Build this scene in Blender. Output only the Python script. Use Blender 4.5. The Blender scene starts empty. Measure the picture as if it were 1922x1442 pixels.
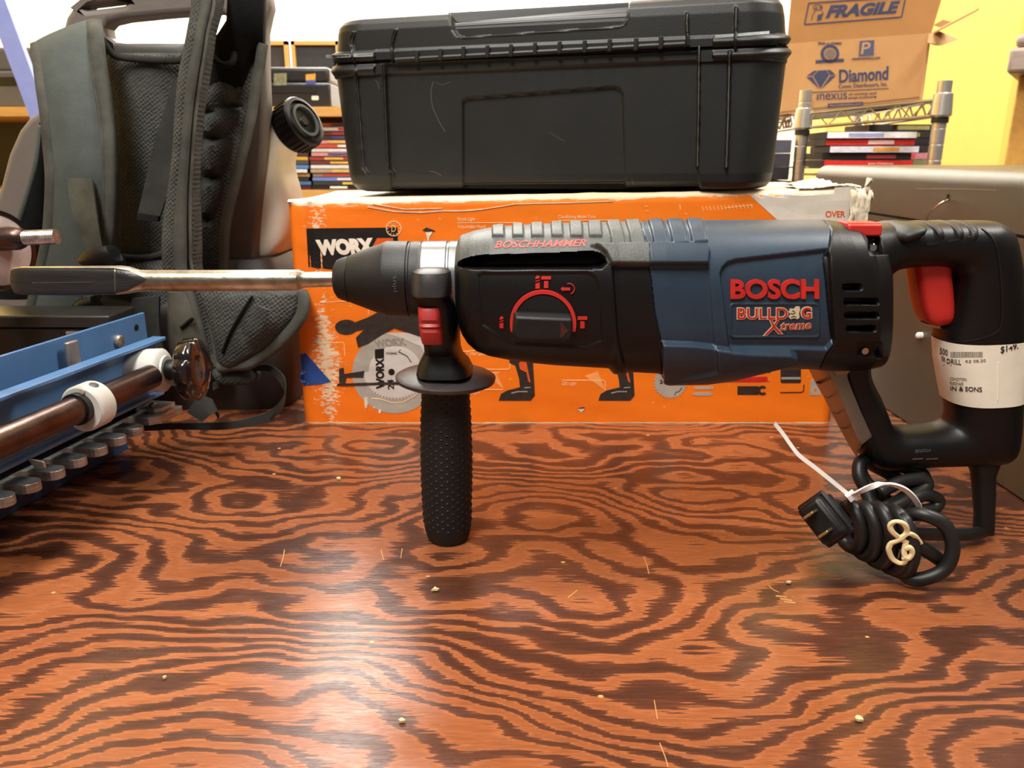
import bpy, bmesh, math, random
import numpy as np
from mathutils import Vector, Matrix, geometry
from mathutils.bvhtree import BVHTree
random.seed(7)
D2R = math.pi / 180
scn = bpy.context.scene
COL = scn.collection

# ------------------------------------------------------------------ camera
F, CX, CY, H, PITCH = 1480.0, 961.0, 721.0, 0.25, 16.0 * D2R
SP, CP = math.sin(PITCH), math.cos(PITCH)
cam_d = bpy.data.cameras.new('camera')
cam_d.sensor_width = 36.0
cam_d.lens = 36.0 * F / 1922.0
cam_d.clip_start = 0.02
cam_d.dof.use_dof = True
cam_d.dof.focus_distance = 0.47
cam_d.dof.aperture_fstop = 20.0
cam = bpy.data.objects.new('camera', cam_d)
cam.location = (0, 0, H)
cam.rotation_euler = (math.pi / 2 - PITCH, 0, 0)
COL.objects.link(cam)
scn.camera = cam
# ------------------------------------------------------------------ light
vs = scn.view_settings
vs.view_transform = 'Standard'
vs.look = 'None'
vs.gamma = 1.0
vs.use_curve_mapping = False
vs.exposure = 0.0
wd = bpy.data.worlds.new('room_air')
scn.world = wd
wd.use_nodes = True
wd.node_tree.nodes['Background'].inputs[0].default_value = (1.0, 0.95, 0.88, 1)
wd.node_tree.nodes['Background'].inputs[1].default_value = 0.16


def area(name, loc, size, sizey, power, rot=(0, 0, 0), col=(1, 0.97, 0.925)):
    l = bpy.data.lights.new(name, 'AREA')
    l.shape = 'RECTANGLE'
    l.size, l.size_y, l.energy, l.color = size, sizey, power, col
    o = bpy.data.objects.new(name, l)
    o.location, o.rotation_euler = loc, rot
    COL.objects.link(o)
    return o


area('ceiling_tube_ahead', (-0.42, 2.62, 2.0), 0.9, 0.9, 80)
area('ceiling_tube_overhead', (-0.35, 0.45, 2.0), 0.3, 1.2, 20)
area('ceiling_tube_behind', (-0.45, -0.62, 2.0), 0.5, 1.2, 68)
area('right_wall_fill', (1.45, 0.75, 2.0), 1.0, 0.3, 95, (48 * D2R, 0, 0))  # unseen lamp added, tilted to overexpose the yellow wall
area('back_wall_fill', (-0.2, 3.3, 2.0), 3.6, 0.3, 190, (55 * D2R, 0, 0))  # unseen lamp added and turned to the back wall to blow it out


# ------------------------------------------------------------------ helpers
def ray(px, py):
    xc, yc = (px - CX) / F, -(py - CY) / F
    return Vector((xc, CP + yc * SP, -SP + yc * CP))


CAM = Vector((0, 0, H))


def P(px, py, Y):
    d = ray(px, py)
    return CAM + d * (Y / d.y)


def G(px, py, z=0.0):
    d = ray(px, py)
    return CAM + d * ((z - H) / d.z)


def PX(px, py, X):
    d = ray(px, py)
    return CAM + d * (X / d.x)


def proj(V):
    V = np.asarray(V, float)
    x, y, z = V[..., 0], V[..., 1], V[..., 2] - H
    zd = y * CP - z * SP
    up = y * SP + z * CP
    return CX + F * x / zd, CY - F * up / zd


def srgb(r, g, b):
    f = lambda c: (c / 255.0) / 12.92 if c / 255.0 <= 0.04045 else ((c / 255.0 + 0.055) / 1.055) ** 2.4
    return (f(r), f(g), f(b), 1.0)


def node(nt, typ, **kw):
    n = nt.nodes.new(typ)
    for k, v in kw.items():
        if k == 'inp':
            for i, val in v.items():
                n.inputs[i].default_value = val
        else:
            setattr(n, k, v)
    return n


def ramp(nt, stops, interp='LINEAR'):
    n = nt.nodes.new('ShaderNodeValToRGB')
    n.color_ramp.interpolation = interp
    e = n.color_ramp.elements
    e[0].position, e[0].color = stops[0]
    e[1].position, e[1].color = stops[-1]
    for p, c in stops[1:-1]:
        k = e.new(p)
        k.color = c
    return n


def mat(name, rgb, rough=0.5, metal=0.0, var=0.12, vscale=60.0, bump=0.0, bscale=400.0, spec=0.5, coat=0.0,
        trans=0.0, sub=0.0, stretch=None, emit=0.0):
    m = bpy.data.materials.new(name)
    m.use_nodes = True
    nt = m.node_tree
    b = nt.nodes['Principled BSDF']
    c = srgb(*rgb)
    b.inputs['Roughness'].default_value = rough
    b.inputs['Metallic'].default_value = metal
    b.inputs['Specular IOR Level'].default_value = spec
    b.inputs['Coat Weight'].default_value = coat
    b.inputs['Transmission Weight'].default_value = trans
    if sub:
        b.inputs['Subsurface Weight'].default_value = sub
        b.inputs['Subsurface Radius'].default_value = (0.02, 0.018, 0.012)
    tc = node(nt, 'ShaderNodeTexCoord')
    mp = node(nt, 'ShaderNodeMapping')
    if stretch:
        mp.inputs['Scale'].default_value = stretch
    nt.links.new(tc.outputs['Object'], mp.inputs[0])
    nz = node(nt, 'ShaderNodeTexNoise', inp={'Scale': vscale, 'Detail': 4.0, 'Roughness': 0.6})
    nt.links.new(mp.outputs[0], nz.inputs['Vector'])
    lo = tuple(x * (1 - var) for x in c[:3]) + (1,)
    hi = tuple(min(1, x * (1 + var)) for x in c[:3]) + (1,)
    rp = ramp(nt, [(0.3, lo), (0.7, hi)])
    nt.links.new(nz.outputs[0], rp.inputs[0])
    nt.links.new(rp.outputs[0], b.inputs['Base Color'])
    if bump:
        n2 = node(nt, 'ShaderNodeTexNoise', inp={'Scale': bscale, 'Detail': 3.0})
        nt.links.new(mp.outputs[0], n2.inputs['Vector'])
        bp = node(nt, 'ShaderNodeBump', inp={'Strength': bump, 'Distance': 0.001})
        nt.links.new(n2.outputs[0], bp.inputs['Height'])
        nt.links.new(bp.outputs[0], b.inputs['Normal'])
    return m


def weave(name, rgb, scale=900.0, strength=0.6, rough=0.85, var=0.35, kind='CHECK'):
    """fabric: woven mesh bump"""
    m = mat(name, rgb, rough, var=var, vscale=35.0, spec=0.25)
    nt = m.node_tree
    b = nt.nodes['Principled BSDF']
    tc = nt.nodes['Texture Coordinate']
    mp = node(nt, 'ShaderNodeMapping')
    mp.inputs['Rotation'].default_value = (0, 35 * D2R, 0)
    nt.links.new(tc.outputs['Object'], mp.inputs[0])
    if kind == 'CHECK':
        v = node(nt, 'ShaderNodeTexVoronoi', inp={'Scale': scale, 'Randomness': 0.25})
        nt.links.new(mp.outputs[0], v.inputs['Vector'])
        out = v.outputs['Distance']
    else:
        v = node(nt, 'ShaderNodeTexWave', inp={'Scale': scale, 'Distortion': 0.6})
        v.bands_direction = 'Z'
        nt.links.new(mp.outputs[0], v.inputs['Vector'])
        out = v.outputs[1]
    bp = node(nt, 'ShaderNodeBump', inp={'Strength': strength, 'Distance': 0.0015})
    nt.links.new(out, bp.inputs['Height'])
    nt.links.new(bp.outputs[0], b.inputs['Normal'])
    return m


def tag(o, label, cat, group=None, kind=None):
    if label:
        o['label'] = label
    if cat:
        o['category'] = cat
    if group:
        o['group'] = group
    if kind:
        o['kind'] = kind
    return o


def thing(name, label, cat, loc=(0, 0, 0), group=None):
    o = bpy.data.objects.new(name, None)
    o.empty_display_size = 0.02
    o.location = loc
    COL.objects.link(o)
    return tag(o, label, cat, group)


def world_of(p):
    m = Matrix.Translation(p.location) if p.parent is None else Matrix.Identity(4)
    return m


def obj(name, verts, faces, m, parent=None, smooth=True, sharp=35.0, bevel=0.0, label=None):
    me = bpy.data.meshes.new(name)
    me.from_pydata([tuple(v) for v in verts], [], [tuple(f) for f in faces])
    me.validate()
    bm = bmesh.new()
    bm.from_mesh(me)
    if len(bm.faces) < 60000:
        bmesh.ops.recalc_face_normals(bm, faces=bm.faces)
    bm.to_mesh(me)
    bm.free()
    for mm in (m if isinstance(m, (list, tuple)) else [m]):
        me.materials.append(mm)
    if smooth:
        me.polygons.foreach_set('use_smooth', [True] * len(me.polygons))
        if sharp:
            me.set_sharp_from_angle(angle=sharp * D2R)
    o = bpy.data.objects.new(name, me)
    COL.objects.link(o)
    if parent is not None:
        o.parent = parent
        o.matrix_parent_inverse = world_of(parent).inverted()
    if bevel:
        b = o.modifiers.new('bevel', 'BEVEL')
        b.width, b.segments, b.limit_method, b.angle_limit = bevel, 3, 'ANGLE', 40 * D2R
        b.harden_normals = False
    if label:
        o['label'] = label
    return o


class MB:
    """collects shapes into one mesh"""

    def __init__(self):
        self.v, self.f = [], []

    def add(self, v, f):
        n = len(self.v)
        self.v += [Vector(p) for p in v]
        self.f += [tuple(i + n for i in q) for q in f]
        return self

    def box(self, c, s, rot=None):
        c, s = Vector(c), Vector(s) / 2
        pts = []
        for dz in (-1, 1):
            for dx, dy in ((-1, -1), (1, -1), (1, 1), (-1, 1)):
                q = Vector((dx * s.x, dy * s.y, dz * s.z))
                if rot is not None:
                    q = rot @ q
                pts.append(c + q)
        return self.add(pts, [(3, 2, 1, 0), (4, 5, 6, 7), (0, 1, 5, 4), (1, 2, 6, 5), (2, 3, 7, 6), (3, 0, 4, 7)])

    def tube(self, pts, r, n=10, caps=True, closed=False):
        pts = [Vector(p) for p in pts]
        rs = r if isinstance(r, (list, tuple)) else [r] * len(pts)
        up = Vector((0.13, 0.27, 0.95))
        rings = []
        L = len(pts)
        prev = None
        for i, p in enumerate(pts):
            if closed:
                t = pts[(i + 1) % L] - pts[i - 1]
            else:
                t = pts[min(i + 1, L - 1)] - pts[max(i - 1, 0)]
            t.normalize()
            a = prev if prev is not None else up
            a = (a - t * a.dot(t))
            if a.length < 1e-6:
                a = t.orthogonal()
            a.normalize()
            prev = a
            b = t.cross(a)
            rings.append([p + (a * math.cos(2 * math.pi * k / n) + b * math.sin(2 * math.pi * k / n)) * rs[i] for k in range(n)])
        v = [q for rg in rings for q in rg]
        f = []
        M = L if closed else L - 1
        for i in range(M):
            for k in range(n):
                j = (i + 1) % L
                f.append((i * n + k, i * n + (k + 1) % n, j * n + (k + 1) % n, j * n + k))
        if caps and not closed:
            f.append(tuple(range(n))[::-1])
            f.append(tuple((L - 1) * n + k for k in range(n)))
        return self.add(v, f)

    def lathe(self, o, axis, prof, n=32, ref=None):
        """prof: list of (t along axis, radius)"""
        o, axis = Vector(o), Vector(axis).normalized()
        a = axis.orthogonal().normalized() if ref is None else (Vector(ref) - axis * Vector(ref).dot(axis)).normalized()
        b = axis.cross(a)
        v, f = [], []
        for t, r in prof:
            for k in range(n):
                an = 2 * math.pi * k / n
                v.append(o + axis * t + (a * math.cos(an) + b * math.sin(an)) * r)
        for i in range(len(prof) - 1):
            for k in range(n):
                f.append((i * n + k, i * n + (k + 1) % n, (i + 1) * n + (k + 1) % n, (i + 1) * n + k))
        f.append(tuple(range(n))[::-1])
        f.append(tuple((len(prof) - 1) * n + k for k in range(n)))
        return self.add(v, f)

    def loft(self, st, n=28, closed=False, Yc=None, caps=True):
        """st: (A, B, halfdepth, exponent) with A, B world points; section spans A-B and Y"""
        v, f = [], []
        for A, B, hd, e in st:
            A, B = Vector(A), Vector(B)
            c, h = (A + B) / 2, (A - B) / 2
            for k in range(n):
                an = 2 * math.pi * k / n
                cs, sn = math.cos(an), math.sin(an)
                cc = math.copysign(abs(cs) ** (2 / e), cs)
                ss = math.copysign(abs(sn) ** (2 / e), sn)
                v.append(c + h * cc + Vector((0, -1, 0)) * hd * ss)
        L = len(st)
        for i in range(L if closed else L - 1):
            j = (i + 1) % L
            for k in range(n):
                f.append((i * n + k, i * n + (k + 1) % n, j * n + (k + 1) % n, j * n + k))
        if not closed and caps:
            f.append(tuple(range(n))[::-1])
            f.append(tuple((L - 1) * n + k for k in range(n)))
        return self.add(v, f)

    def ribbon(self, st, th, nrm=(0, -1, 0), puff=0.0, nc=2):
        """st: (A, B) world edge points; a strap of thickness th, rounded by puff"""
        nrm = Vector(nrm)
        v, f = [], []
        ring = []
        for i in range(nc + 1):
            t = i / nc
            ring.append((t, th / 2 + puff * math.sin(math.pi * t) ** 0.6))
        full = ring + [(t, -h) for t, h in reversed(ring)]
        n = len(full)
        for A, B in st:
            A, B = Vector(A), Vector(B)
            for t, h in full:
                v.append(A.lerp(B, t) + nrm * h)
        for i in range(len(st) - 1):
            for k in range(n):
                f.append((i * n + k, i * n + (k + 1) % n, (i + 1) * n + (k + 1) % n, (i + 1) * n + k))
        f.append(tuple(range(n))[::-1])
        f.append(tuple((len(st) - 1) * n + k for k in range(n)))
        return self.add(v, f)

    def build(self, name, m, parent=None, **k):
        return obj(name, self.v, self.f, m, parent, **k)


def spline(pts, n=8, closed=False):
    """Catmull-Rom through tuples of any length"""
    A = np.array([tuple(p) for p in pts], float)
    L = len(A)
    out = []
    for i in range(L if closed else L - 1):
        g = lambda k: A[k % L] if closed else A[min(max(k, 0), L - 1)]
        p0, p1, p2, p3 = g(i - 1), g(i), g(i + 1), g(i + 2)
        for s in range(n):
            t = s / n
            out.append(0.5 * ((2 * p1) + (p2 - p0) * t + (2 * p0 - 5 * p1 + 4 * p2 - p3) * t * t + (3 * p1 - p0 - 3 * p2 + p3) * t ** 3))
    if not closed:
        out.append(A[-1])
    return out


# flat shapes: (verts2d, faces)
def poly(pts, holes=()):
    loops = [[Vector((p[0], p[1], 0)) for p in pts]] + [[Vector((p[0], p[1], 0)) for p in h] for h in holes]
    tri = geometry.tessellate_polygon(loops)
    return [(p.x, p.y) for l in loops for p in l], [tuple(t) for t in tri]


def circ(cx, cy, r, ry=None, n=28, a0=0, a1=360):
    ry = r if ry is None else ry
    full = abs(a1 - a0) >= 360
    m = n if full else n + 1
    return [(cx + r * math.cos((a0 + (a1 - a0) * k / n) * D2R), cy + ry * math.sin((a0 + (a1 - a0) * k / n) * D2R)) for k in range(m)]


def annulus(cx, cy, r0, r1, a0=0, a1=360, n=36):
    o = circ(cx, cy, r1, n=n, a0=a0, a1=a1)
    i = circ(cx, cy, r0, n=n, a0=a0, a1=a1)
    m = len(o)
    q = m if abs(a1 - a0) >= 360 else m - 1
    return o + i, [(k, (k + 1) % m, m + (k + 1) % m, m + k) for k in range(q)]


def line(pts, w):
    """polyline strip in px"""
    v, f = [], []
    L = len(pts)
    for i, p in enumerate(pts):
        a, b = pts[max(i - 1, 0)], pts[min(i + 1, L - 1)]
        dx, dy = b[0] - a[0], b[1] - a[1]
        l = math.hypot(dx, dy) or 1
        nx, ny = -dy / l * w / 2, dx / l * w / 2
        v += [(p[0] + nx, p[1] + ny), (p[0] - nx, p[1] - ny)]
    for i in range(L - 1):
        f.append((2 * i, 2 * i + 1, 2 * i + 3, 2 * i + 2))
    return v, f


def rrect(x0, y0, x1, y1, r, n=4):
    o = []
    for cx, cy, a in ((x1 - r, y1 - r, 0), (x0 + r, y1 - r, 90), (x0 + r, y0 + r, 180), (x1 - r, y0 + r, 270)):
        o += [(cx + r * math.cos((a + 90 * k / n) * D2R), cy + r * math.sin((a + 90 * k / n) * D2R)) for k in range(n + 1)]
    return o


_fc = {}


def glyphs(s, bold=0.0, shear=0.0, res=4):
    k = (s, bold, shear)
    if k in _fc:
        return _fc[k]
    cu = bpy.data.curves.new('lettering', 'FONT')
    cu.body = s
    cu.offset = bold
    cu.shear = shear
    cu.resolution_u = res
    o = bpy.data.objects.new('lettering', cu)
    COL.objects.link(o)
    dg = bpy.context.evaluated_depsgraph_get()
    me = bpy.data.meshes.new_from_object(o.evaluated_get(dg))
    v = [(p.co.x, p.co.y) for p in me.vertices]
    f = [tuple(q.vertices) for q in me.polygons]
    bpy.data.objects.remove(o)
    bpy.data.curves.remove(cu)
    bpy.data.meshes.remove(me)
    _fc[k] = (v, f)
    return v, f


def text(s, TL, TR, BL, BR=None, bold=0.0, shear=0.0):
    """lettering fitted into a four cornered field"""
    v, f = glyphs(s, bold, shear)
    if BR is None:
        BR = (TR[0] + BL[0] - TL[0], TR[1] + BL[1] - TL[1])
    x0, x1 = min(p[0] for p in v), max(p[0] for p in v)
    y0, y1 = min(p[1] for p in v), max(p[1] for p in v)
    out = []
    for x, y in v:
        a, b = (x - x0) / (x1 - x0), (y - y0) / (y1 - y0)
        out.append(tuple((1 - b) * ((1 - a) * BL[i] + a * BR[i]) + b * ((1 - a) * TL[i] + a * TR[i]) for i in (0, 1)))
    return out, f


def tx(s, x0, y0, x1, y1, **k):
    return text(s, (x0, y0), (x1, y0), (x0, y1), **k)


def refine(shape, mx=14.0):
    """cut a flat shape into small triangles so that it follows a curved face"""
    bm = bmesh.new()
    vs_ = [bm.verts.new((x, y, 0)) for x, y in shape[0]]
    for q in shape[1]:
        try:
            bm.faces.new([vs_[i] for i in q])
        except ValueError:
            pass
    for _ in range(6):
        bmesh.ops.triangulate(bm, faces=bm.faces)
        es = [e for e in bm.edges if e.calc_length() > mx]
        if not es:
            break
        bmesh.ops.subdivide_edges(bm, edges=es, cuts=1)
    bmesh.ops.triangulate(bm, faces=bm.faces)
    bm.verts.index_update()
    out = [(v.co.x, v.co.y) for v in bm.verts], [tuple(v.index for v in f.verts) for f in bm.faces]
    bm.free()
    return out


class Decal:
    """ink or raised marks lying on a surface S(px,py)->(point, normal)"""

    def __init__(self, S, mx=0):
        self.S, self.b, self.mx = S, MB(), mx

    def add(self, shape, h=0.0003):
        v, f = refine(shape, self.mx) if self.mx else shape
        pts = [self.S(*p) for p in v]
        top = [p + n * h for p, n in pts]
        bot = [p - n * 0.0002 for p, n in pts]
        n = len(v)
        fs = [tuple(q) for q in f]
        cnt = {}
        for q in f:
            for i in range(len(q)):
                a, b = q[i], q[(i + 1) % len(q)]
                cnt[(a, b)] = cnt.get((a, b), 0) + 1
        side = []
        for (a, b), c in cnt.items():
            if (b, a) not in cnt and c == 1:
                side.append((a, b, b + n, a + n))
        self.b.add(top + bot, fs + side)
        return self

    def build(self, name, m, parent, **k):
        k.setdefault('smooth', False)
        return self.b.build(name, m, parent, **k)


def S_plane(o, n):
    o, n = Vector(o), Vector(n).normalized()

    def S(px, py):
        d = ray(px, py)
        t = (o - CAM).dot(n) / d.dot(n)
        return CAM + d * t, (n if n.dot(d) < 0 else -n)
    return S


def S_mesh(verts, faces, fallback=0.45):
    t = BVHTree.FromPolygons([tuple(v) for v in verts], [tuple(f) for f in faces])

    def S(px, py):
        d = ray(px, py).normalized()
        p, n, i, ds = t.ray_cast(CAM, d)
        if p is None:
            return P(px, py, fallback), Vector((0, -1, 0))
        if n.dot(d) > 0:
            n = -n
        return p, (n + Vector((0, -1.5, 0))).normalized()
    return S


def extr(name, outer, holes, Y, th, m, parent=None, bev=0.004, res=3, label=None, S=None):
    """solid plate from a pixel outline on the plane Y, thickness th going back"""
    cu = bpy.data.curves.new('outline', 'CURVE')
    cu.dimensions = '2D'
    cu.fill_mode = 'BOTH'
    cu.extrude = max(th / 2 - bev, 0.0001)
    cu.bevel_depth = bev
    cu.bevel_resolution = res
    cu.offset = -bev
    for lp in [outer] + list(holes):
        sp = cu.splines.new('POLY')
        sp.points.add(len(lp) - 1)
        for q, p in zip(sp.points, lp):
            w = P(p[0], p[1], Y) if S is None else S(*p)
            q.co = (w.x, w.z, 0, 1)
        sp.use_cyclic_u = True
    o = bpy.data.objects.new('outline', cu)
    COL.objects.link(o)
    dg = bpy.context.evaluated_depsgraph_get()
    me = bpy.data.meshes.new_from_object(o.evaluated_get(dg))
    v = [Vector((p.co.x, Y + th / 2 - p.co.z, p.co.y)) for p in me.vertices]
    f = [tuple(q.vertices) for q in me.polygons]
    bpy.data.objects.remove(o)
    bpy.data.curves.remove(cu)
    bpy.data.meshes.remove(me)
    ob = obj(name, v, f, m, parent, label=label)
    return ob, v, f


def inside(px, py, pts):
    """signed distance (negative inside) of arrays to a polygon, in px"""
    x, y = np.asarray(px, float), np.asarray(py, float)
    d = np.full(x.shape, 1e9)
    ins = np.zeros(x.shape, bool)
    n = len(pts)
    for i in range(n):
        ax, ay = pts[i]
        bx, by = pts[(i + 1) % n]
        ex, ey = bx - ax, by - ay
        t = np.clip(((x - ax) * ex + (y - ay) * ey) / (ex * ex + ey * ey + 1e-12), 0, 1)
        d = np.minimum(d, np.hypot(x - ax - t * ex, y - ay - t * ey))
        c = ((ay > y) != (by > y)) & (x < (bx - ax) * (y - ay) / ((by - ay) if by != ay else 1e-9) + ax)
        ins ^= c
    return np.where(ins, -d, d)


def mask(px, py, pts, soft=1.5):
    t = np.clip(0.5 - inside(px, py, pts) / (2 * soft), 0, 1)
    return t * t * (3 - 2 * t)


def seg(px, py, pts, w, soft=1.0):
    """mask of a polyline of half width w"""
    x, y = np.asarray(px, float), np.asarray(py, float)
    d = np.full(x.shape, 1e9)
    for (ax, ay), (bx, by) in zip(pts[:-1], pts[1:]):
        ex, ey = bx - ax, by - ay
        t = np.clip(((x - ax) * ex + (y - ay) * ey) / (ex * ex + ey * ey + 1e-12), 0, 1)
        d = np.minimum(d, np.hypot(x - ax - t * ex, y - ay - t * ey))
    t = np.clip(0.5 - (d - w) / (2 * soft), 0, 1)
    return t * t * (3 - 2 * t)


def grid_normals(Pg):
    gs = np.gradient(Pg, axis=0)
    gt = np.roll(Pg, -1, axis=1) - np.roll(Pg, 1, axis=1)
    n = np.cross(gs, gt)
    n /= np.linalg.norm(n, axis=2, keepdims=True) + 1e-12
    c = Pg.mean(axis=1, keepdims=True)
    s = np.sign(((Pg - c) * n).sum(axis=2, keepdims=True))
    # one orientation for everything
    return n * np.sign(s.sum())


def resample(pts, n, closed=True, weight=None):
    d = np.linalg.norm(np.diff(pts, axis=0), axis=1)
    s = np.concatenate([[0], np.cumsum(d)])
    t = np.linspace(0, s[-1], n, endpoint=not closed)
    return np.stack([np.interp(t, s, pts[:, k]) for k in range(3)], axis=1)


# ------------------------------------------------------------------ materials
M = {}
M['plastic_black'] = mat('black_plastic', (11, 11, 12), 0.42, var=0.2, bump=0.12, bscale=1500, spec=0.38)
M['plastic_soft'] = mat('soft_black_rubber', (15, 16, 17), 0.5, var=0.2, bump=0.2, bscale=1800)
M['grip_rubber'] = mat('grip_rubber', (14, 14, 15), 0.62, var=0.2, bump=0.2, bscale=1500)
M['rubber_grey'] = mat('grey_rubber', (78, 82, 80), 0.5, var=0.22, vscale=90, bump=0.25, bscale=900)
M['blue'] = mat('slate_blue_plastic', (38, 57, 74), 0.42, var=0.1, bump=0.12, bscale=1600)
M['red'] = mat('red_paint', (196, 40, 32), 0.42, var=0.12)
M['red_plastic'] = mat('red_plastic', (205, 48, 42), 0.4, var=0.08)
M['red_worn'] = mat('worn_red_print', (205, 92, 84), 0.6, var=0.25, vscale=300)
M['cream_ink'] = mat('cream_ink', (214, 196, 160), 0.5)
M['steel'] = mat('steel', (172, 164, 146), 0.32, 1.0, var=0.3, vscale=120, bump=0.15, bscale=300)
M['chisel_dark'] = mat('blackened_steel', (66, 66, 66), 0.42, 0.7, var=0.25, vscale=60, stretch=(0.3, 1, 3), bump=0.2)
M['chrome'] = mat('chrome', (205, 200, 192), 0.16, 1.0, var=0.06)
M['hook_metal'] = mat('galvanised_sheet', (150, 140, 124), 0.4, 0.85, var=0.1)
M['paper'] = mat('paper_label', (244, 238, 220), 0.75, var=0.05)
M['ink'] = mat('black_ink', (52, 48, 44), 0.7)
M['ink_faint'] = mat('faded_ink', (140, 130, 114), 0.7)
M['cord'] = mat('cord_rubber', (24, 24, 24), 0.45, var=0.2)
M['brass'] = mat('brass', (205, 180, 130), 0.3, 1.0)
M['nylon'] = mat('white_nylon', (236, 232, 226), 0.4, var=0.03)
M['band'] = mat('rubber_band', (232, 208, 160), 0.55, var=0.1)
M['black'] = mat('black_print', (24, 20, 18), 0.45)
M['white_ink'] = mat('white_print', (250, 238, 220), 0.5, var=0.04)
M['pale_ink'] = mat('pale_orange_print', (255, 214, 160), 0.5, var=0.05)
M['orange_ink'] = mat('orange_print', (226, 92, 24), 0.5, var=0.04)
M['beam'] = mat('light_beam_print', (255, 168, 96), 0.5, var=0.04)
M['grey_print'] = mat('grey_print', (178, 170, 158), 0.45, var=0.08)
M['lightgrey_print'] = mat('light_grey_print', (214, 208, 200), 0.45, var=0.06)
M['dark_print'] = mat('dark_grey_print', (52, 46, 42), 0.4, var=0.3, vscale=200)
M['red_print'] = mat('red_print', (214, 40, 42), 0.45)
M['blue_tape'] = mat('blue_tape', (38, 78, 150), 0.55, var=0.15, bump=0.4, bscale=200)
M['white_card'] = mat('white_card', (228, 222, 208), 0.45, var=0.05, bump=0.2, bscale=90)
M['tape'] = mat('clear_tape_over_card', (236, 222, 198), 0.22, var=0.14, vscale=40, bump=0.8, bscale=110)
M['bad_tape'] = mat('torn_card', (232, 218, 190), 0.6, var=0.2, vscale=150, bump=0.8, bscale=180)
M['brown_metal'] = mat('brown_enamel', (80, 71, 53), 0.42, 0.15, var=0.05, vscale=20, bump=0.06, bscale=700)
M['frame_grey'] = mat('grey_brown_plastic', (112, 104, 98), 0.5, var=0.06, bump=0.15, bscale=1500)
M['strap_green'] = mat('grey_green_nylon', (78, 84, 80), 0.75, var=0.16, vscale=40, bump=0.25, bscale=500, spec=0.25)
M['binding'] = weave('edge_binding', (92, 92, 84), 500, 0.7, kind='WAVE')
M['webbing'] = weave('webbing', (96, 94, 82), 420, 0.8, kind='WAVE')
M['webbing_dark'] = weave('dark_webbing', (64, 64, 59), 420, 0.9, kind='WAVE')
M['meshpad'] = weave('mesh_padding', (72, 73, 69), 330, 1.0)
M['meshpad_dark'] = weave('dark_mesh_padding', (64, 65, 62), 330, 1.0)
M['velvet'] = mat('black_fabric', (16, 16, 15), 0.9, var=0.3, bump=0.4, bscale=600, spec=0.15)
M['tank'] = mat('translucent_tank', (250, 247, 232), 0.35, var=0.06, vscale=12, sub=0.6)
M['post_steel'] = mat('post_steel', (204, 200, 192), 0.34, 0.9, var=0.06)
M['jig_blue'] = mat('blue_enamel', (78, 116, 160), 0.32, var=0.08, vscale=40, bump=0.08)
M['jig_shaft'] = mat('dark_plated_bar', (88, 70, 64), 0.3, 0.9, var=0.35, vscale=50, bump=0.15, bscale=200)
M['jig_white'] = mat('pale_grey_nylon', (196, 194, 186), 0.45, var=0.05)
M['alu'] = mat('sawn_aluminium', (176, 174, 168), 0.38, 0.9, var=0.3, vscale=80, stretch=(1, 1, 6), bump=0.5, bscale=250)
M['zinc'] = mat('zinc_steel', (182, 172, 160), 0.35, 0.9, var=0.25, vscale=70)
M['knob'] = mat('glossy_black_knob', (26, 18, 18), 0.14, var=0.1, coat=0.5)
M['enamel_pink'] = mat('grimy_enamel', (190, 172, 164), 0.35, 0.3, var=0.3, vscale=60)
M['rust'] = mat('rusty_thread', (226, 212, 202), 0.2, 0.9, var=0.4, vscale=200)
M['kraft'] = mat('kraft_card', (190, 146, 96), 0.75, var=0.05, vscale=15, bump=0.1, bscale=300)
M['kraft_in'] = mat('kraft_inside', (176, 130, 78), 0.75, var=0.06, vscale=20)
M['navy'] = mat('navy_print', (52, 62, 98), 0.7, var=0.15)
M['yellow'] = mat('yellow_wall_paint', (244, 208, 104), 0.6, var=0.03, vscale=8, bump=0.25, bscale=120)
M['white_wall'] = mat('white_wall_paint', (238, 234, 226), 0.7, var=0.02, vscale=4)
M['floor'] = mat('grey_floor', (120, 108, 96), 0.5, var=0.15, vscale=3)
M['oak'] = mat('pale_oak', (214, 164, 92), 0.45, var=0.1, vscale=12, stretch=(1, 1, 8))
M['printer'] = mat('printer_black', (38, 36, 36), 0.35, var=0.15)
M['printer_grey'] = mat('printer_grey', (92, 92, 94), 0.4, var=0.08)
M['panel_dark'] = mat('charcoal_panel', (52, 52, 56), 0.6, var=0.1)
M['lavender'] = mat('lavender_plank', (150, 166, 232), 0.5, var=0.05)
M['binlid'] = mat('grey_bin', (150, 134, 124), 0.5, var=0.15, vscale=20, stretch=(1, 1, 6))
M['case'] = mat('tool_case_plastic', (29, 30, 29), 0.46, var=0.14, vscale=25, bump=0.12, bscale=900)
M['scratch_pale'] = mat('pale_scratch_in_wood', (196, 140, 84), 0.5)
M['case_scuff'] = mat('scuffed_edge', (120, 124, 122), 0.5, var=0.2, vscale=150)


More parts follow.
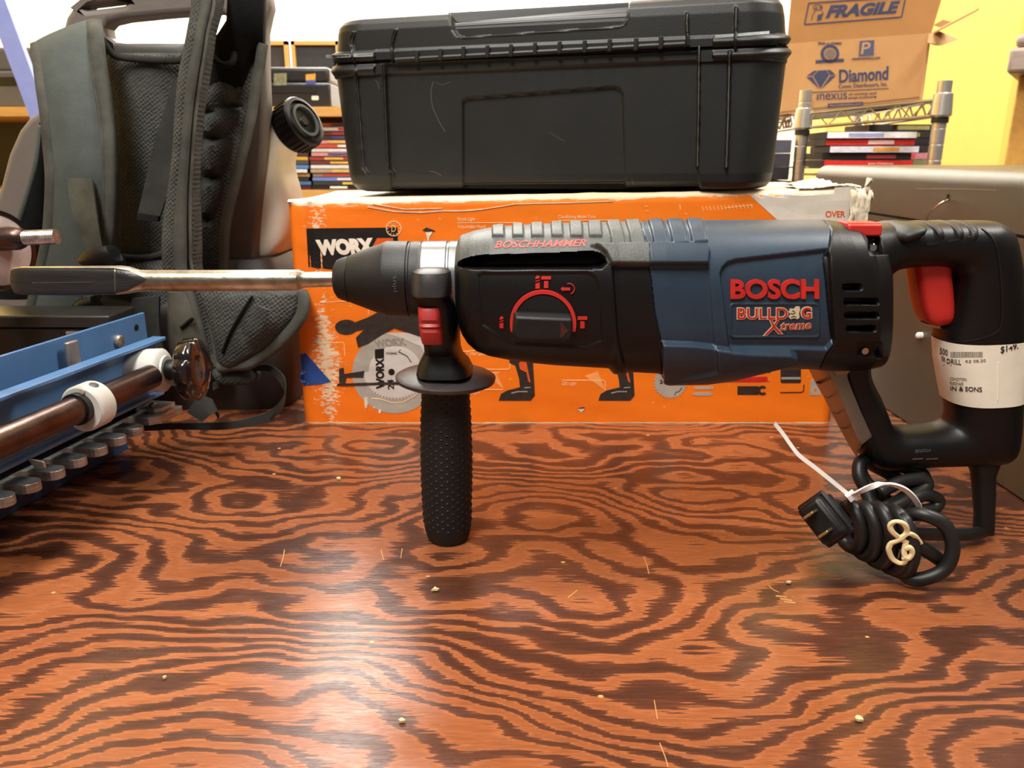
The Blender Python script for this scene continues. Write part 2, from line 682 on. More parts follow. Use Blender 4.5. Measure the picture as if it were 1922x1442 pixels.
def wood_material():
    m = bpy.data.materials.new('stained_plywood')
    m.use_nodes = True
    nt = m.node_tree
    b = nt.nodes['Principled BSDF']
    L = nt.links.new
    tc = node(nt, 'ShaderNodeTexCoord')

    def mapped(s, loc=(0, 0, 0)):
        mp = node(nt, 'ShaderNodeMapping')
        mp.inputs['Scale'].default_value = s
        mp.inputs['Location'].default_value = loc
        L(tc.outputs['Object'], mp.inputs[0])
        return mp.outputs[0]

    def noise(s, loc=(0, 0, 0), detail=2.0, rough=0.5):
        n = node(nt, 'ShaderNodeTexNoise', inp={'Scale': 1.0, 'Detail': detail, 'Roughness': rough})
        L(mapped(s, loc), n.inputs['Vector'])
        return n.outputs[0]

    def math_(op, a, c):
        n = node(nt, 'ShaderNodeMath', operation=op)
        for i, q in enumerate((a, c)):
            if isinstance(q, (int, float)):
                n.inputs[i].default_value = q
            else:
                L(q, n.inputs[i])
        return n.outputs[0]
    big = noise((4.6, 7.0, 1), (3.1, 1.7, 0), 1.5, 0.45)
    mid = noise((13, 19, 1), (8, 2, 0), 2.0, 0.5)
    fine = noise((34, 520, 1), (1, 5, 0), 2.0, 0.6)
    sep = node(nt, 'ShaderNodeSeparateXYZ')
    L(tc.outputs['Object'], sep.inputs[0])
    h = math_('MULTIPLY', big, 17.0)
    h = math_('ADD', h, math_('MULTIPLY', mid, 3.4))
    h = math_('ADD', h, math_('MULTIPLY', fine, 0.75))
    h = math_('ADD', h, math_('MULTIPLY', sep.outputs[1], 36.0))
    duty = noise((7, 12, 1), (4, 4, 0), 2.0, 0.5)
    si = math_('SINE', math_('MULTIPLY', h, 6.2832), 0)
    fr = math_('ADD', math_('MULTIPLY', si, 0.5), math_('MULTIPLY', math_('SUBTRACT', duty, 0.5), 1.9))
    fr = math_('ADD', fr, math_('ADD', 0.5, math_('MULTIPLY', math_('SUBTRACT', fine, 0.5), 0.5)))
    dark, dk2, org, org2 = srgb(76, 45, 32), srgb(94, 55, 38), srgb(162, 98, 60), srgb(148, 86, 50)
    rp = ramp(nt, [(0.0, dark), (0.40, dk2), (0.52, dk2), (0.585, org), (1.0, org2)])
    L(fr, rp.inputs[0])
    # fine pores along the grain
    po = noise((60, 1500, 1), (0, 0, 0), 2.0, 0.6)
    rp2 = ramp(nt, [(0.35, (0.72, 0.70, 0.68, 1)), (0.6, (1.06, 1.06, 1.06, 1))])
    L(po, rp2.inputs[0])
    mx = node(nt, 'ShaderNodeMixRGB', blend_type='MULTIPLY', inp={0: 0.8})
    L(rp.outputs[0], mx.inputs[1])
    L(rp2.outputs[0], mx.inputs[2])
    # worn dark patches of old stain
    st = noise((3, 4, 1), (5, 9, 0), 3.0, 0.55)
    rp3 = ramp(nt, [(0.38, (0.72, 0.66, 0.64, 1)), (0.6, (1, 1, 1, 1))])
    L(st, rp3.inputs[0])
    mx2 = node(nt, 'ShaderNodeMixRGB', blend_type='MULTIPLY', inp={0: 0.6})
    L(mx.outputs[0], mx2.inputs[1])
    L(rp3.outputs[0], mx2.inputs[2])
    # pale nicks
    vo = node(nt, 'ShaderNodeTexVoronoi', inp={'Scale': 1.0, 'Randomness': 1.0})
    L(mapped((26, 34, 1)), vo.inputs['Vector'])
    rp4 = ramp(nt, [(0.028, (1, 1, 1, 1)), (0.045, (0, 0, 0, 1))])
    L(vo.outputs['Distance'], rp4.inputs[0])
    mx3 = node(nt, 'ShaderNodeMixRGB', blend_type='MIX')
    L(rp4.outputs[0], mx3.inputs[0])
    L(mx2.outputs[0], mx3.inputs[1])
    mx3.inputs[2].default_value = srgb(206, 160, 104)
    L(mx3.outputs[0], b.inputs['Base Color'])
    rr = noise((30, 90, 1), (2, 2, 0), 4.0, 0.65)
    rp5 = ramp(nt, [(0.3, (0.17, 0.17, 0.17, 1)), (0.7, (0.31, 0.31, 0.31, 1))])
    L(rr, rp5.inputs[0])
    L(rp5.outputs[0], b.inputs['Roughness'])
    b.inputs['Specular IOR Level'].default_value = 0.42
    bp = node(nt, 'ShaderNodeBump', inp={'Strength': 0.3, 'Distance': 0.0006})
    sm = math_('ADD', math_('MULTIPLY', po, 0.6), math_('MULTIPLY', rr, 0.9))
    L(sm, bp.inputs['Height'])
    L(bp.outputs[0], b.inputs['Normal'])
    return m


M['wood'] = wood_material()

# ------------------------------------------------------------------ the setting
FZ = -0.75
CEIL = 2.08


def struct(name, mb, m, **k):
    o = mb.build(name, m, smooth=False, **k)
    o['kind'] = 'structure'
    return o


struct('floor', MB().box((0, 1.4, FZ - 0.05), (8, 8, 0.1)), M['floor'])
struct('ceiling', MB().box((0, 1.4, CEIL + 0.05), (8, 8, 0.1)), M['white_wall'])
struct('wall_back', MB().box((0, 4.05, (FZ + CEIL) / 2), (8, 0.1, CEIL - FZ)), M['white_wall'])
struct('wall_left', MB().box((-2.52, 1.7, (FZ + CEIL) / 2), (0.1, 4.6, CEIL - FZ)), M['yellow'])
xr0 = P(1560, 150, 2.3).x
xr1 = P(1899, 150, 2.3).x
struct('wall_right', MB().box(((xr0 + xr1) / 2, 2.4, (FZ + CEIL) / 2), (xr1 - xr0, 0.2, CEIL - FZ)), M['yellow'])
struct('wall_recess', MB().box((2.6, 3.1, (FZ + CEIL) / 2), (2.6, 0.1, CEIL - FZ)), M['yellow'])

# table ---------------------------------------------------------------
tb = thing('workbench', 'long varnished plywood table with wavy orange and brown grain carrying all the tools', 'table', (0, 0.4, FZ))
MB().box((0, 0.42, -0.02), (2.3, 1.44, 0.04)).build('tabletop', M['wood'], tb, smooth=False, bevel=0.003)
for sx in (-1, 1):
    for yy in (-0.24, 1.08):
        MB().box((sx * 1.05, yy, (FZ - 0.04) / 2), (0.07, 0.07, -0.04 - FZ)).build('leg', M['wood'], tb, smooth=False, bevel=0.004)

for k_, pts_ in enumerate((((1443, 1100), (1452, 1108), (1462, 1112)), ((1456, 1119), (1476, 1121)), ((1464, 1124), (1487, 1128)), ((1471, 1130), (1493, 1132)), ((1208, 1045), (1214, 1060), (1218, 1078)), ((1238, 1395), (1248, 1420), (1254, 1440)), ((1228, 1315), (1234, 1350)), ((534, 1032), (532, 1046), (526, 1064)), ((690, 1300), (742, 1302)),
                          ((715, 1032), (720, 1052)), ((755, 1030), (752, 1048)), ((1084, 1108), (1066, 1122)))):
    w_ = 1.6 if k_ not in (1, 2, 3) else 3.2
    v_, f_ = [], []
    for i_, p_ in enumerate(pts_):
        q_ = pts_[min(i_ + 1, len(pts_) - 1)]
        r_ = pts_[max(i_ - 1, 0)]
        dx_, dy_ = q_[0] - r_[0], q_[1] - r_[1]
        l_ = math.hypot(dx_, dy_)
        for s_ in (-1, 1):
            g_ = G(p_[0] - dy_ / l_ * w_ / 2 * s_, p_[1] + dx_ / l_ * w_ / 2 * s_)
            v_.append(g_ + Vector((0, 0, 0.0001)))
    for i_ in range(len(pts_) - 1):
        f_.append((2 * i_, 2 * i_ + 1, 2 * i_ + 3, 2 * i_ + 2))
    obj('table_scratch', v_, f_, M['scratch_pale'], bpy.data.objects['tabletop'], smooth=False)

# ------------------------------------------------------------------ rotary hammer
YD = 0.49
drill = thing('rotary_hammer', 'blue and black corded rotary hammer drill with red trigger standing on its side handle', 'power drill',
              (P(835, 900, YD).x, YD, 0))


def drill_body():
    step = 1.3
    xs = np.arange(857, 1641, step)
    T = np.interp(xs, [857, 860, 865, 890, 923, 960, 1040, 1120, 1200, 1310, 1540, 1565, 1582, 1592, 1600, 1648, 1656, 1664, 1680, 1700],
                  [462, 450, 442, 434, 428, 425, 421, 419, 417, 415, 414, 415, 417, 422, 437, 440, 438, 424, 418, 416])
    B = np.interp(xs, [857, 860, 865, 870, 880, 896, 920, 956, 1040, 1130, 1136, 1145, 1173, 1246, 1310, 1340, 1391, 1430, 1487, 1500, 1520, 1543, 1600, 1640],
                  [570, 590, 612, 625, 640, 653, 661, 667, 675, 680, 681, 691, 693, 697, 696, 692, 686, 684, 683, 683, 685, 687, 686, 682])
    HD = np.interp(xs, [857, 861, 868, 885, 920, 1000, 1225, 1330, 1560, 1600, 1630, 1641], [.022, .027, .032, .036, .040, .045, .047, .046, .043, .040, .033, .026])
    EX = np.interp(xs, [857, 900, 1000, 1641], [2.3, 2.6, 2.9, 2.9])
    NF, NB = 250, 60
    rows = []
    for x, t, b, hd, e in zip(xs, T, B, HD, EX):
        A, Q = P(x, t, YD), P(x, b, YD)
        c, h = (A + Q) / 2, (A - Q) / 2
        an = np.linspace(0, np.pi, 700)
        cc = np.sign(np.cos(an)) * np.abs(np.cos(an)) ** (2 / e)
        ss = np.abs(np.sin(an)) ** (2 / e)
        pts = np.array(c)[None] + cc[:, None] * np.array(h)[None]
        fr = pts.copy()
        fr[:, 1] -= hd * ss
        bk = pts[::-1].copy()
        bk[:, 1] += hd * ss
        rows.append(np.concatenate([resample(fr, NF, False), resample(bk, NB, False)[1:-1]]))
    Pg = np.array(rows)
    nrm = grid_normals(Pg)
    px, py = proj(Pg)
    front = np.zeros(px.shape, bool)
    front[:, :NF] = True
    r = np.zeros(px.shape)
    mm = 0.001
    # groove under the rubber cover
    slot = [(861, 494), (868, 489), (882, 484), (906, 480), (1023, 477), (1112, 473), (1126, 476), (1136, 484), (1138, 494), (1130, 503), (1112, 505), (900, 506), (868, 503), (860, 499)]
    yoff = 15 * mm * mask(px, py, slot, 1.8)
    # overhanging ledge
    ledge = [(1108, 462), (1140, 462.5), (1215, 461), (1326, 459), (1331, 470), (1327, 497), (1220, 498), (1148, 497), (1138, 478), (1124, 467)]
    r += 4.2 * mm * mask(px, py, ledge, 1.8)
    # dial panel
    r -= 1.1 * mm * mask(px, py, [(897, 518), (905, 513), (1104, 511), (1118, 520), (1126, 545), (1130, 640), (1100, 652), (960, 646), (905, 610)], 3)
    # dark lower body set back
    r -= 2.0 * mm * mask(px, py, [(1150, 498), (1330, 498), (1345, 690), (1180, 720), (1160, 640)], 3)
    # ribs: short blocks and long bars
    for a, b_, y1, sl in ((923, 945, 446, 2), (961, 981, 446, 2), (996, 1018, 446, 2), (1033, 1054, 446, 3), (1068, 1091, 446, 3), (1103, 1127, 446, 3)):
        r += 2.0 * mm * mask(px, py, [(a, 405), (b_, 405), (b_ + sl, y1), (a + sl, y1)], 1.4)
    for a, b_ in ((1135, 1160), (1171, 1197), (1214, 1240), (1249, 1277), (1286, 1314)):
        r += 2.0 * mm * mask(px, py, [(a, 402), (b_, 402), (b_ + 4, 420), (b_ + 10, 440), (b_ + 13, 461), (a + 13, 461), (a + 10, 440), (a + 4, 420)], 1.5)
    # motor label panel
    r -= 3.0 * mm * mask(px, py, [(1352, 515), (1356, 503), (1366, 493), (1380, 488), (1553, 468), (1558, 480), (1567, 640), (1552, 657), (1500, 655), (1370, 655)], 2.2)
    badge = rrect(1373, 571, 1542, 638, 7)
    r += 0.8 * mm * mask(px, py, badge, 1.2)
    r -= 0.8 * mm * mask(px, py, rrect(1376, 574, 1539, 635, 6), 1.2)
    # belt lip at the bottom
    lip = [(1243, 644), (1300, 646), (1345, 651), (1400, 657), (1482, 659), (1494, 664), (1495, 671), (1488, 677), (1430, 690), (1300, 720), (1246, 720)]
    r += 5.0 * mm * mask(px, py, lip, 2.2)
    # rear housing seam and vents
    seam = [(1543, 405), (1560, 430), (1557, 464), (1550, 482), (1554, 526), (1563, 628), (1565, 648), (1551, 667), (1540, 690)]
    r -= 1.2 * mm * seg(px, py, seam, 1.0, 1.2)
    r -= 0.8 * mm * seg(px, py, [(1202, 405), (1205, 430), (1216, 459), (1219, 497), (1225, 526), (1231, 584), (1243, 642), (1243, 720)], 0.8, 1.2)
    for x0, x1, yy in ((1582, 1619, 540), (1584, 1650, 567), (1586, 1650, 593), (1589, 1645, 618)):
        r -= 9 * mm * mask(px, py, rrect(x0, yy - 6, x1, yy + 5, 4), 1.0)
    # screw recess
    r -= 5 * mm * mask(px, py, [(1631, 452), (1700, 450), (1700, 470), (1672, 476), (1632, 477)], 1.8)
    r -= 4 * mm * mask(px, py, [(1610, 644), (1655, 644), (1655, 672), (1610, 670)], 1.8)
    r = np.where(front, r, 0)
    # the back half repeats the plain ribs
    Pd = Pg + nrm * r[..., None]
    Pd[..., 1] += np.where(front, yoff, 0)
    nr, nc = px.shape
    idx = np.arange(nr * nc).reshape(nr, nc)
    q = np.stack([idx[:-1, :], np.roll(idx[:-1, :], -1, 1), np.roll(idx[1:, :], -1, 1), idx[1:, :]], axis=-1)
    cpx = (px[:-1] + px[1:]) / 2
    cpy = (py[:-1] + py[1:]) / 2
    blue_l = np.interp(cpy, [405, 430, 459, 497, 526, 584, 642, 720], [1202, 1205, 1216, 1219, 1225, 1231, 1243, 1243])
    blue_r = np.interp(cpy, [405, 414, 430, 464, 482, 526, 628, 648, 667, 690], [1540, 1543, 1560, 1557, 1550, 1554, 1563, 1565, 1551, 1540])
    part = np.zeros(cpx.shape, int)          # 0 gear housing
    low = np.interp(cpx, [857, 862, 870, 882, 906, 1023, 1112, 1126, 1140, 1148, 1230], [497, 493, 487, 481, 477, 474, 469, 474, 490, 497, 498])
    part[(cpy < low)] = 1                      # rubber cover
    part[cpx > blue_l] = 2
    part[cpx > blue_r] = 3
    V = Pd.reshape(-1, 3)
    out = []
    names = [('gear_housing', M['plastic_black']), ('rubber_cover', M['rubber_grey']), ('motor_housing', M['blue']), ('rear_housing', M['plastic_black'])]
    objs = []
    for k, (nm, m) in enumerate(names):
        fk = q[part == k]
        u, inv = np.unique(fk, return_inverse=True)
        f = inv.reshape(-1, 4).tolist()
        if k == 0 or k == 1:
            pass
        objs.append(obj(nm, V[u].tolist(), f, m, drill, sharp=0))
    # end caps belong to the first and the last shell
    S = S_mesh(V[::1].tolist(), q.reshape(-1, 4).tolist())
    capf = V[idx[0]].tolist()
    obj('front_plate', capf, [tuple(range(nc))], M['plastic_black'], objs[0])
    return objs, S


(gear, cover, motor, rear), SD = drill_body()

# red lettering and mode marks ------------------------------------------
d = Decal(SD)
d.add(tx('BOSCH', 1370, 524, 1536, 561, bold=0.035), 0.0014)
d.build('brand_lettering', M['red'], motor, label='raised red lettering')
d = Decal(SD)
d.add(tx('BULLD', 1382.5, 577, 1479.5, 600.5, bold=0.05), 0.0004)
d.add(tx('G', 1502, 575, 1524, 599.5, bold=0.06), 0.0004)
d.add(text('X', (1441, 597), (1466, 596), (1431, 631), (1470, 627), bold=0.03), 0.0004)
d.add(text('treme', (1466, 605), (1525, 603), (1462, 621), (1521, 618), bold=0.04), 0.0004)
d.build('badge_outline', M['cream_ink'], motor)
d = Decal(SD)
d.add(tx('BULLD', 1384, 578.5, 1478, 599, bold=0.01), 0.0006)
d.add(tx('G', 1504, 577, 1522, 598, bold=0.02), 0.0006)
d.add(text('X', (1444, 599), (1463, 598), (1434, 629), (1467, 625.5), bold=0.0), 0.0006)
d.add(text('treme', (1467, 606.5), (1524, 604.5), (1463, 620), (1520, 617)), 0.0006)
d.build('badge_lettering', M['red'], motor)
d = Decal(SD)
d.add(poly([(1483, 579), (1490, 580), (1494, 575), (1500, 575), (1501, 581), (1499, 588), (1500, 596), (1496, 599), (1490, 597), (1483, 599), (1480, 595), (1483, 590), (1480, 586)]), 0.0007)
d.build('badge_dog', M['cream_ink'], motor)
d = Decal(SD)
d.add(line([(1483, 588), (1488, 589), (1492, 586)], 1.1), 0.0009)
d.add(line([(1484, 595), (1489, 593), (1494, 595)], 1.1), 0.0009)
d.add(line([(1486, 583), (1491, 584)], 1.1), 0.0009)
d.build('badge_dog_lines', M['black'], motor)
d = Decal(SD)
d.add(text('BOSCHHAMMER', (931, 452.5), (1102, 449), (928.5, 466), (1099, 462.5), bold=0.02, shear=0.2), 0.0003)
d.build('worn_lettering', M['red_worn'], cover, label='worn red lettering')

# mode dial -----------------------------------------------------------
DC = (1019, 598)
pd, nd = SD(*DC)
dial = MB()
nrm = Vector((0, -1, 0))
mm = 0.001
R = (SD(1070, 598)[0] - pd).length


def disc_shape(cx, cy, r, a0, a1, n=30):
    return [(cx + r * math.cos(a * D2R), cy - r * math.sin(a * D2R)) for a in np.linspace(a0, a1, n)]


SDl = S_plane(pd + Vector((0, -0.0002, 0)), (0, -1, 0))
base = disc_shape(1019, 606, 53, -20, 200)
dd = Decal(SDl)
dd.add(poly(base), 0.0018)
dialo = dd.build('mode_dial', M['plastic_soft'], gear)
bar = MB()
top = [(967, 588), (1070, 593), (1071, 626), (1064, 633), (970, 630), (963, 622)]
lowb = [(963, 582), (1073, 586), (1074, 628), (1066, 636), (968, 633), (960, 625)]
pv = [SDl(*p)[0] + Vector((0, -0.0105, 0)) for p in top] + [SDl(*p)[0] + Vector((0, 0.0004, 0)) for p in lowb]
bar.add(pv, [tuple(range(6))] + [(i, (i + 1) % 6, 6 + (i + 1) % 6, 6 + i) for i in range(6)])
bar.build('dial_bar', M['plastic_soft'], gear, bevel=0.0014, smooth=True)
d = Decal(SDl)
v, f = annulus(1019, 606, 55, 62, 180 - 15, 360 + 15, 50)
d.add((v, f), 0.0022)
d.build('dial_ring', M['red_plastic'], gear)
# hammer and drill pictograms
def mark(name, shapes):
    d = Decal(SD)
    for q in shapes:
        d.add(q, 0.0008)
    d.build(name, M['red_plastic'], gear)


def hammer(x, y, s=1.0):
    mark('hammer_mark', [poly([(x - 9 * s, y), (x + 9 * s, y), (x + 9 * s, y + 6 * s), (x - 9 * s, y + 6 * s)]), poly([(x - 4 * s, y + 9 * s), (x + 4 * s, y + 9 * s), (x + 4 * s, y + 22 * s), (x - 4 * s, y + 22 * s)])])


def drillmark(x, y, s=1.0):
    mark('drill_mark', [poly([(x - 4 * s, y + 2 * s), (x, y - 2 * s), (x + 4 * s, y + 1 * s), (x + 4 * s, y + 3.4 * s), (x - 4 * s, y + 5.5 * s)]), poly([(x - 4 * s, y + 9 * s), (x + 4 * s, y + 6 * s), (x + 4 * s, y + 8 * s), (x - 4 * s, y + 11 * s)]),
                        poly([(x - 4 * s, y + 14 * s), (x + 4 * s, y + 11 * s), (x + 4 * s, y + 23 * s), (x - 4 * s, y + 23 * s)])])


hammer(1025, 518.5)
drillmark(1009, 518.5)
hammer(1093, 594)
drillmark(941.5, 595, 0.9)
mark('turn_mark', [poly([(1052, 542), (1057, 538), (1057, 540), (1070, 540), (1070, 545), (1057, 545), (1057, 547)]), line(disc_shape(1068, 542, 10, 110, -70, 10), 1.6)])
d = Decal(lambda x, y: (SDl(x, y)[0] + Vector((0, -0.0105, 0)), nrm))
d.add(poly([(1050, 600), (1053, 600), (1064, 614), (1053, 626), (1050, 626)]), 0.0003)
d.build('dial_pointer', mat('dark_red_mark', (70, 26, 24), 0.5), gear)

# chuck ---------------------------------------------------------------
cax = P(700, 524, YD)


def chuck_lathe(pr):
    """(px x, px radius) about the spindle axis"""
    out = []
    k = (P(700, 424, YD) - P(700, 524, YD)).length / 100.0
    for x, r in pr:
        out.append((P(x, 524, YD).x - cax.x, r * k))
    return out


ax0 = Vector((cax.x, YD, cax.z))
MB().lathe(ax0, (1, 0, 0), chuck_lathe([(630, 5), (628, 14), (629, 28), (634, 36), (642, 40), (655, 44), (656, 43), (660, 45.5), (700, 61), (718, 67), (724, 70), (728, 71.5), (768, 71.5),
                                         (770, 69), (773, 69), (775, 71), (790, 71)]), n=64).build('chuck', M['plastic_soft'], drill, sharp=25)
MB().lathe(ax0, (1, 0, 0), chuck_lathe([(788, 66), (789, 70), (793, 72), (795, 70), (797, 71.5), (840, 72), (842, 70), (845, 70), (847, 72), (858, 72), (870, 72), (871, 40)]), n=64).build('spindle_collar', mat('grey_collar', (120, 122, 122), 0.3, 0.5, var=0.1), drill, sharp=25)
d = MB()
SC = lambda px, py: (Vector((P(px, 524, YD).x, YD - math.sqrt(max(0.0232 ** 2 - (P(px, py, YD - 0.0225).z - cax.z) ** 2, 0)) - 0.0002, P(px, py, YD - 0.0225).z)), Vector((0, -1, 0)))
dd = Decal(SC)
dd.add(text('plus', (746, 548), (746, 518), (756, 548), (756, 518)), 0.0004)
dd.build('chuck_lettering', M['rubber_grey'], drill)

# side handle ------------------------------------------------------------
YH = YD
px2 = lambda x, y, Y=YH: P(x, y, Y)
# neck and clamp block in front of the collar
neck = MB()
st = []
for y, x0, x1, hd, yc in ((494, 794, 842, .004, -.028), (497, 782, 850, .010, -.026), (503, 778, 853, .014, -.0245), (543, 779, 852, .015, -.022), (560, 782, 852, .015, -.02)):
    pass
clampst = [(496, 790, 846, 0.020), (499, 783, 851, 0.026), (505, 778, 854, 0.030), (525, 778, 855, 0.0335), (540, 779, 854, 0.0345), (546, 783, 852, 0.034), (560, 790, 860, 0.032), (624, 797, 862, 0.031), (640, 799, 862, 0.0275),
           (655, 799, 864, 0.0215), (668, 793, 868, 0.022), (680, 787, 880, 0.024), (694, 784, 887, 0.0255)]
MB().loft([(P(a, y, YH), P(b, y, YH), hd, 3.4) for y, a, b, hd in clampst], n=44).build('side_handle', M['plastic_black'], drill, sharp=40)
SH = bpy.data.objects['side_handle']
sv = [v.co.copy() for v in SH.data.vertices]
sf = [tuple(p.vertices) for p in SH.data.polygons]
SS = S_mesh(sv, sf)
# arched clamp cap over the collar
MB().loft([(P(a, y, YH), P(b, y, YH), hd, 3.0) for y, a, b, hd in ((493, 800, 838, .024), (495, 785, 850, .031), (500, 778, 855, .0345), (516, 776, 857, .037), (540, 777, 856, .0375), (543, 779, 854, .036))], n=44).build('clamp_cap', mat('worn_black_plastic', (46, 44, 44), 0.45, var=0.3, vscale=120), SH, sharp=35)
# red release slide
rs = MB()
rst = [(561, 792, 837, 0.0340), (566, 792, 838, 0.0350), (580, 793, 839, 0.0362), (587, 793.5, 839.5, 0.0352), (592, 794, 840, 0.0366), (596, 794, 840, 0.0354), (602, 795, 841, 0.0362), (615, 797, 842, 0.0352), (625, 799, 843, 0.0335)]
rs.loft([(P(a, y, YH), P(b, y, YH), hd, 5) for y, a, b, hd in rst], n=36)
rs.build('release_slide', mat('deep_red_plastic', (168, 42, 40), 0.45), SH, sharp=25)
# hand guard flange: tilted disc
fc = P(836, 697, YH)
kf = (P(936, 697, YH) - P(836, 697, YH)).length / 100.0
MB().lathe(fc + Vector((0, 0, -0.0085)), (0.03, -0.02, 1), [(-.0015, 4 * kf), (-.0012, 40 * kf), (0.0008, 80 * kf), (0.003, 93 * kf), (0.005, 94 * kf), (0.0062, 88 * kf), (0.0082, 60 * kf), (0.0092, 50 * kf), (.011, 49 * kf), (0.0128, 47 * kf), (.013, 10 * kf)], n=72).build('hand_guard', mat('scuffed_black_plastic', (58, 52, 52), 0.4, var=0.35, vscale=60), SH, sharp=30)
# grip
gp = []
for y, x0, x1 in ((700, 794, 876), (712, 794, 878), (740, 792, 881), (790, 790, 884), (850, 790, 886), (900, 791, 886), (940, 793, 885), (970, 795, 885), (990, 798, 884), (1000, 801, 882), (1008, 806, 878)):
    A = P(x0, y, YH)
    Bq = P(x1, y, YH)
    gp.append(((A.x + Bq.x) / 2, (A.z + Bq.z) / 2, (Bq.x - A.x) / 2))
g = MB()
n = 48
rings = [(Vector((cx, YH, cz)), r) for cx, cz, r in gp]
rings[-1] = (Vector((rings[-1][0].x, YH, 0.0006)), rings[-1][1])
vv, ff = [], []
for c, r in rings:
    for k in range(n):
        an = 2 * math.pi * k / n
        vv.append(c + Vector((math.cos(an) * r, math.sin(an) * r * 1.05, 0)))
for i in range(len(rings) - 1):
    for k in range(n):
        ff.append((i * n + k, i * n + (k + 1) % n, (i + 1) * n + (k + 1) % n, (i + 1) * n + k))
ff.append(tuple(range(n))[::-1])
ff.append(tuple((len(rings) - 1) * n + k for k in range(n)))
g.add(vv, ff)
zs = np.array([c.z for c, r in rings])[::-1]
rr_ = np.array([r for c, r in rings])[::-1]
xx_ = np.array([c.x for c, r in rings])[::-1]
for col_ in range(30):
    an = (180 + col_ * 12) * D2R
    for row in range(24):
        z = 0.012 + row * 0.0052 + (0.0026 if col_ % 2 else 0)
        if z > 0.122:
            continue
        r = float(np.interp(z, zs, rr_))
        cx = float(np.interp(z, zs, xx_))
        c = Vector((cx + math.cos(an) * r, YH + math.sin(an) * r * 1.05, z))
        o = Vector((math.cos(an), math.sin(an), 0))
        t = Vector((-o.y, o.x, 0)) * 0.0008
        u = Vector((0, 0, 0.0008))
        g.add([c - t - u, c + t - u, c + t + u, c - t + u, c + o * 0.0007], [(0, 1, 4), (1, 2, 4), (2, 3, 4), (3, 0, 4)])
g.build('grip', M['grip_rubber'], SH, sharp=50)

# D handle ---------------------------------------------------------------
HS = [((1622, 422), (1624, 560), .026), ((1648, 421), (1650, 521), .024), ((1668, 418), (1670, 506), .0235), ((1706, 416), (1706, 500), .023), ((1750, 414.5), (1748, 499), .0225),
      ((1800, 414.5), (1770, 503), .0225), ((1845, 414), (1776, 510), .0225), ((1868, 417), (1780, 520), .0225), ((1890, 435), (1779, 532), .0225), ((1901, 475), (1777, 550), .0225), ((1907, 519), (1774, 570), .0225), ((1913, 575), (1768, 600), .0225),
      ((1915, 625), (1761, 630), .0225), ((1914, 672), (1763, 672), .0225), ((1911, 709), (1769, 709), .022), ((1907, 750), (1778, 752), .0215), ((1905, 800), (1780, 776), .021), ((1900, 838), (1777, 788), .0205), ((1888, 858), (1768, 794), .0195), ((1862, 866), (1750, 799), .019),
      ((1800, 869), (1728, 801), .018), ((1740, 871), (1702, 802), .018), ((1690, 875), (1685, 802), .0175), ((1655, 877), (1676, 799), .017), ((1630, 870), (1667, 790), .0165), ((1614, 852), (1660, 772), .016), ((1592, 800), (1648, 742), .0155),
      ((1572, 745), (1636, 720), .0155), ((1556, 700), (1628, 700), .0165), ((1548, 668), (1625, 670), .019), ((1546, 640), (1622, 640), .02)]
dense = spline([(a[0], a[1], b[0], b[1], h) for a, b, h in HS], 5)
MB().loft([(P(q[0], q[1], YD), P(q[2], q[3], YD), q[4], 2.5) for q in dense], n=40).build('rear_handle', M['plastic_black'], drill, sharp=0)
RH = bpy.data.objects['rear_handle']
SR = S_mesh([v.co.copy() for v in RH.data.vertices], [tuple(p.vertices) for p in RH.data.polygons])
# soft ribs over the top of the grip
for xa in (1728, 1765, 1800):
    i = min(range(len(dense)), key=lambda k: abs(dense[k][0] - xa) + (0 if dense[k][1] < 450 else 999))
    rb = MB()
    lo = []
    for dx, e in ((-9, .0), (-7, .0011), (0, .0016), (7, .0011), (9, 0)):
        a, h = dense[i], dense[i][4]
        A, B_ = P(a[0] + dx, a[1] - e * 700, YD), P(a[2] + dx * 0.4 + (a[0] - a[2]) * 0.45, a[3] - 38, YD)
        lo.append((A, B_, h * 0.93 + e, 2.2))
    rb.loft(lo, n=30)
    rb.build('grip_rib', M['plastic_soft'], RH, sharp=0)
# panel line of the rear grip
d = Decal(SR)
d.add(line(spline([(1842, 428), (1862, 446), (1874, 485), (1880, 560), (1879, 605), (1868, 625), (1838, 636), (1800, 641), (1772, 640)], 6), 2.4), 0.0006)
d.build('grip_inlay_edge', M['plastic_soft'], RH)
d = Decal(SR)
for k, (x, y) in enumerate(((1748, 458), (1788, 452), (1826, 443))):
    d.add(poly([(x - 10, y - 1 + k), (x + 12, y - 4 - k), (x + 13, y - k), (x - 9, y + 4)]), 0.0004)
d.build('grip_slots', M['black'], RH)
# strut lettering and logo marks on the lower bar
d = Decal(SR)
d.add(text('BOSCH', (1718, 844), (1746, 843), (1718, 850), (1746, 848)), 0.0004)
d.add(line([(1712, 862), (1732, 861)], 1.6), 0.0004)
d.add(line([(1738, 862), (1760, 861)], 1.6), 0.0004)
d.build('moulded_marks', M['rubber_grey'], RH)
# trigger
tr = [((1708, 492), (1776, 490), .0105), ((1710, 515), (1777, 515), .0112), ((1714, 545), (1780, 545), .0115), ((1720, 575), (1782, 575), .0115), ((1726, 594), (1782, 590), .011), ((1732, 604), (1781, 597), .010), ((1746, 609), (1778, 602), .008)]
MB().loft([(P(*a, YD), P(*b, YD), h, 3.6) for a, b, h in tr], n=36).build('trigger', M['red_plastic'], drill, sharp=40)
MB().loft([(P(1728, 605, YD), P(1762, 610, YD), .006, 2.2), (P(1738, 611, YD), P(1766, 616, YD), .004, 2.2)], n=16).build('trigger_lock', M['cream_ink'], bpy.data.objects['trigger'])
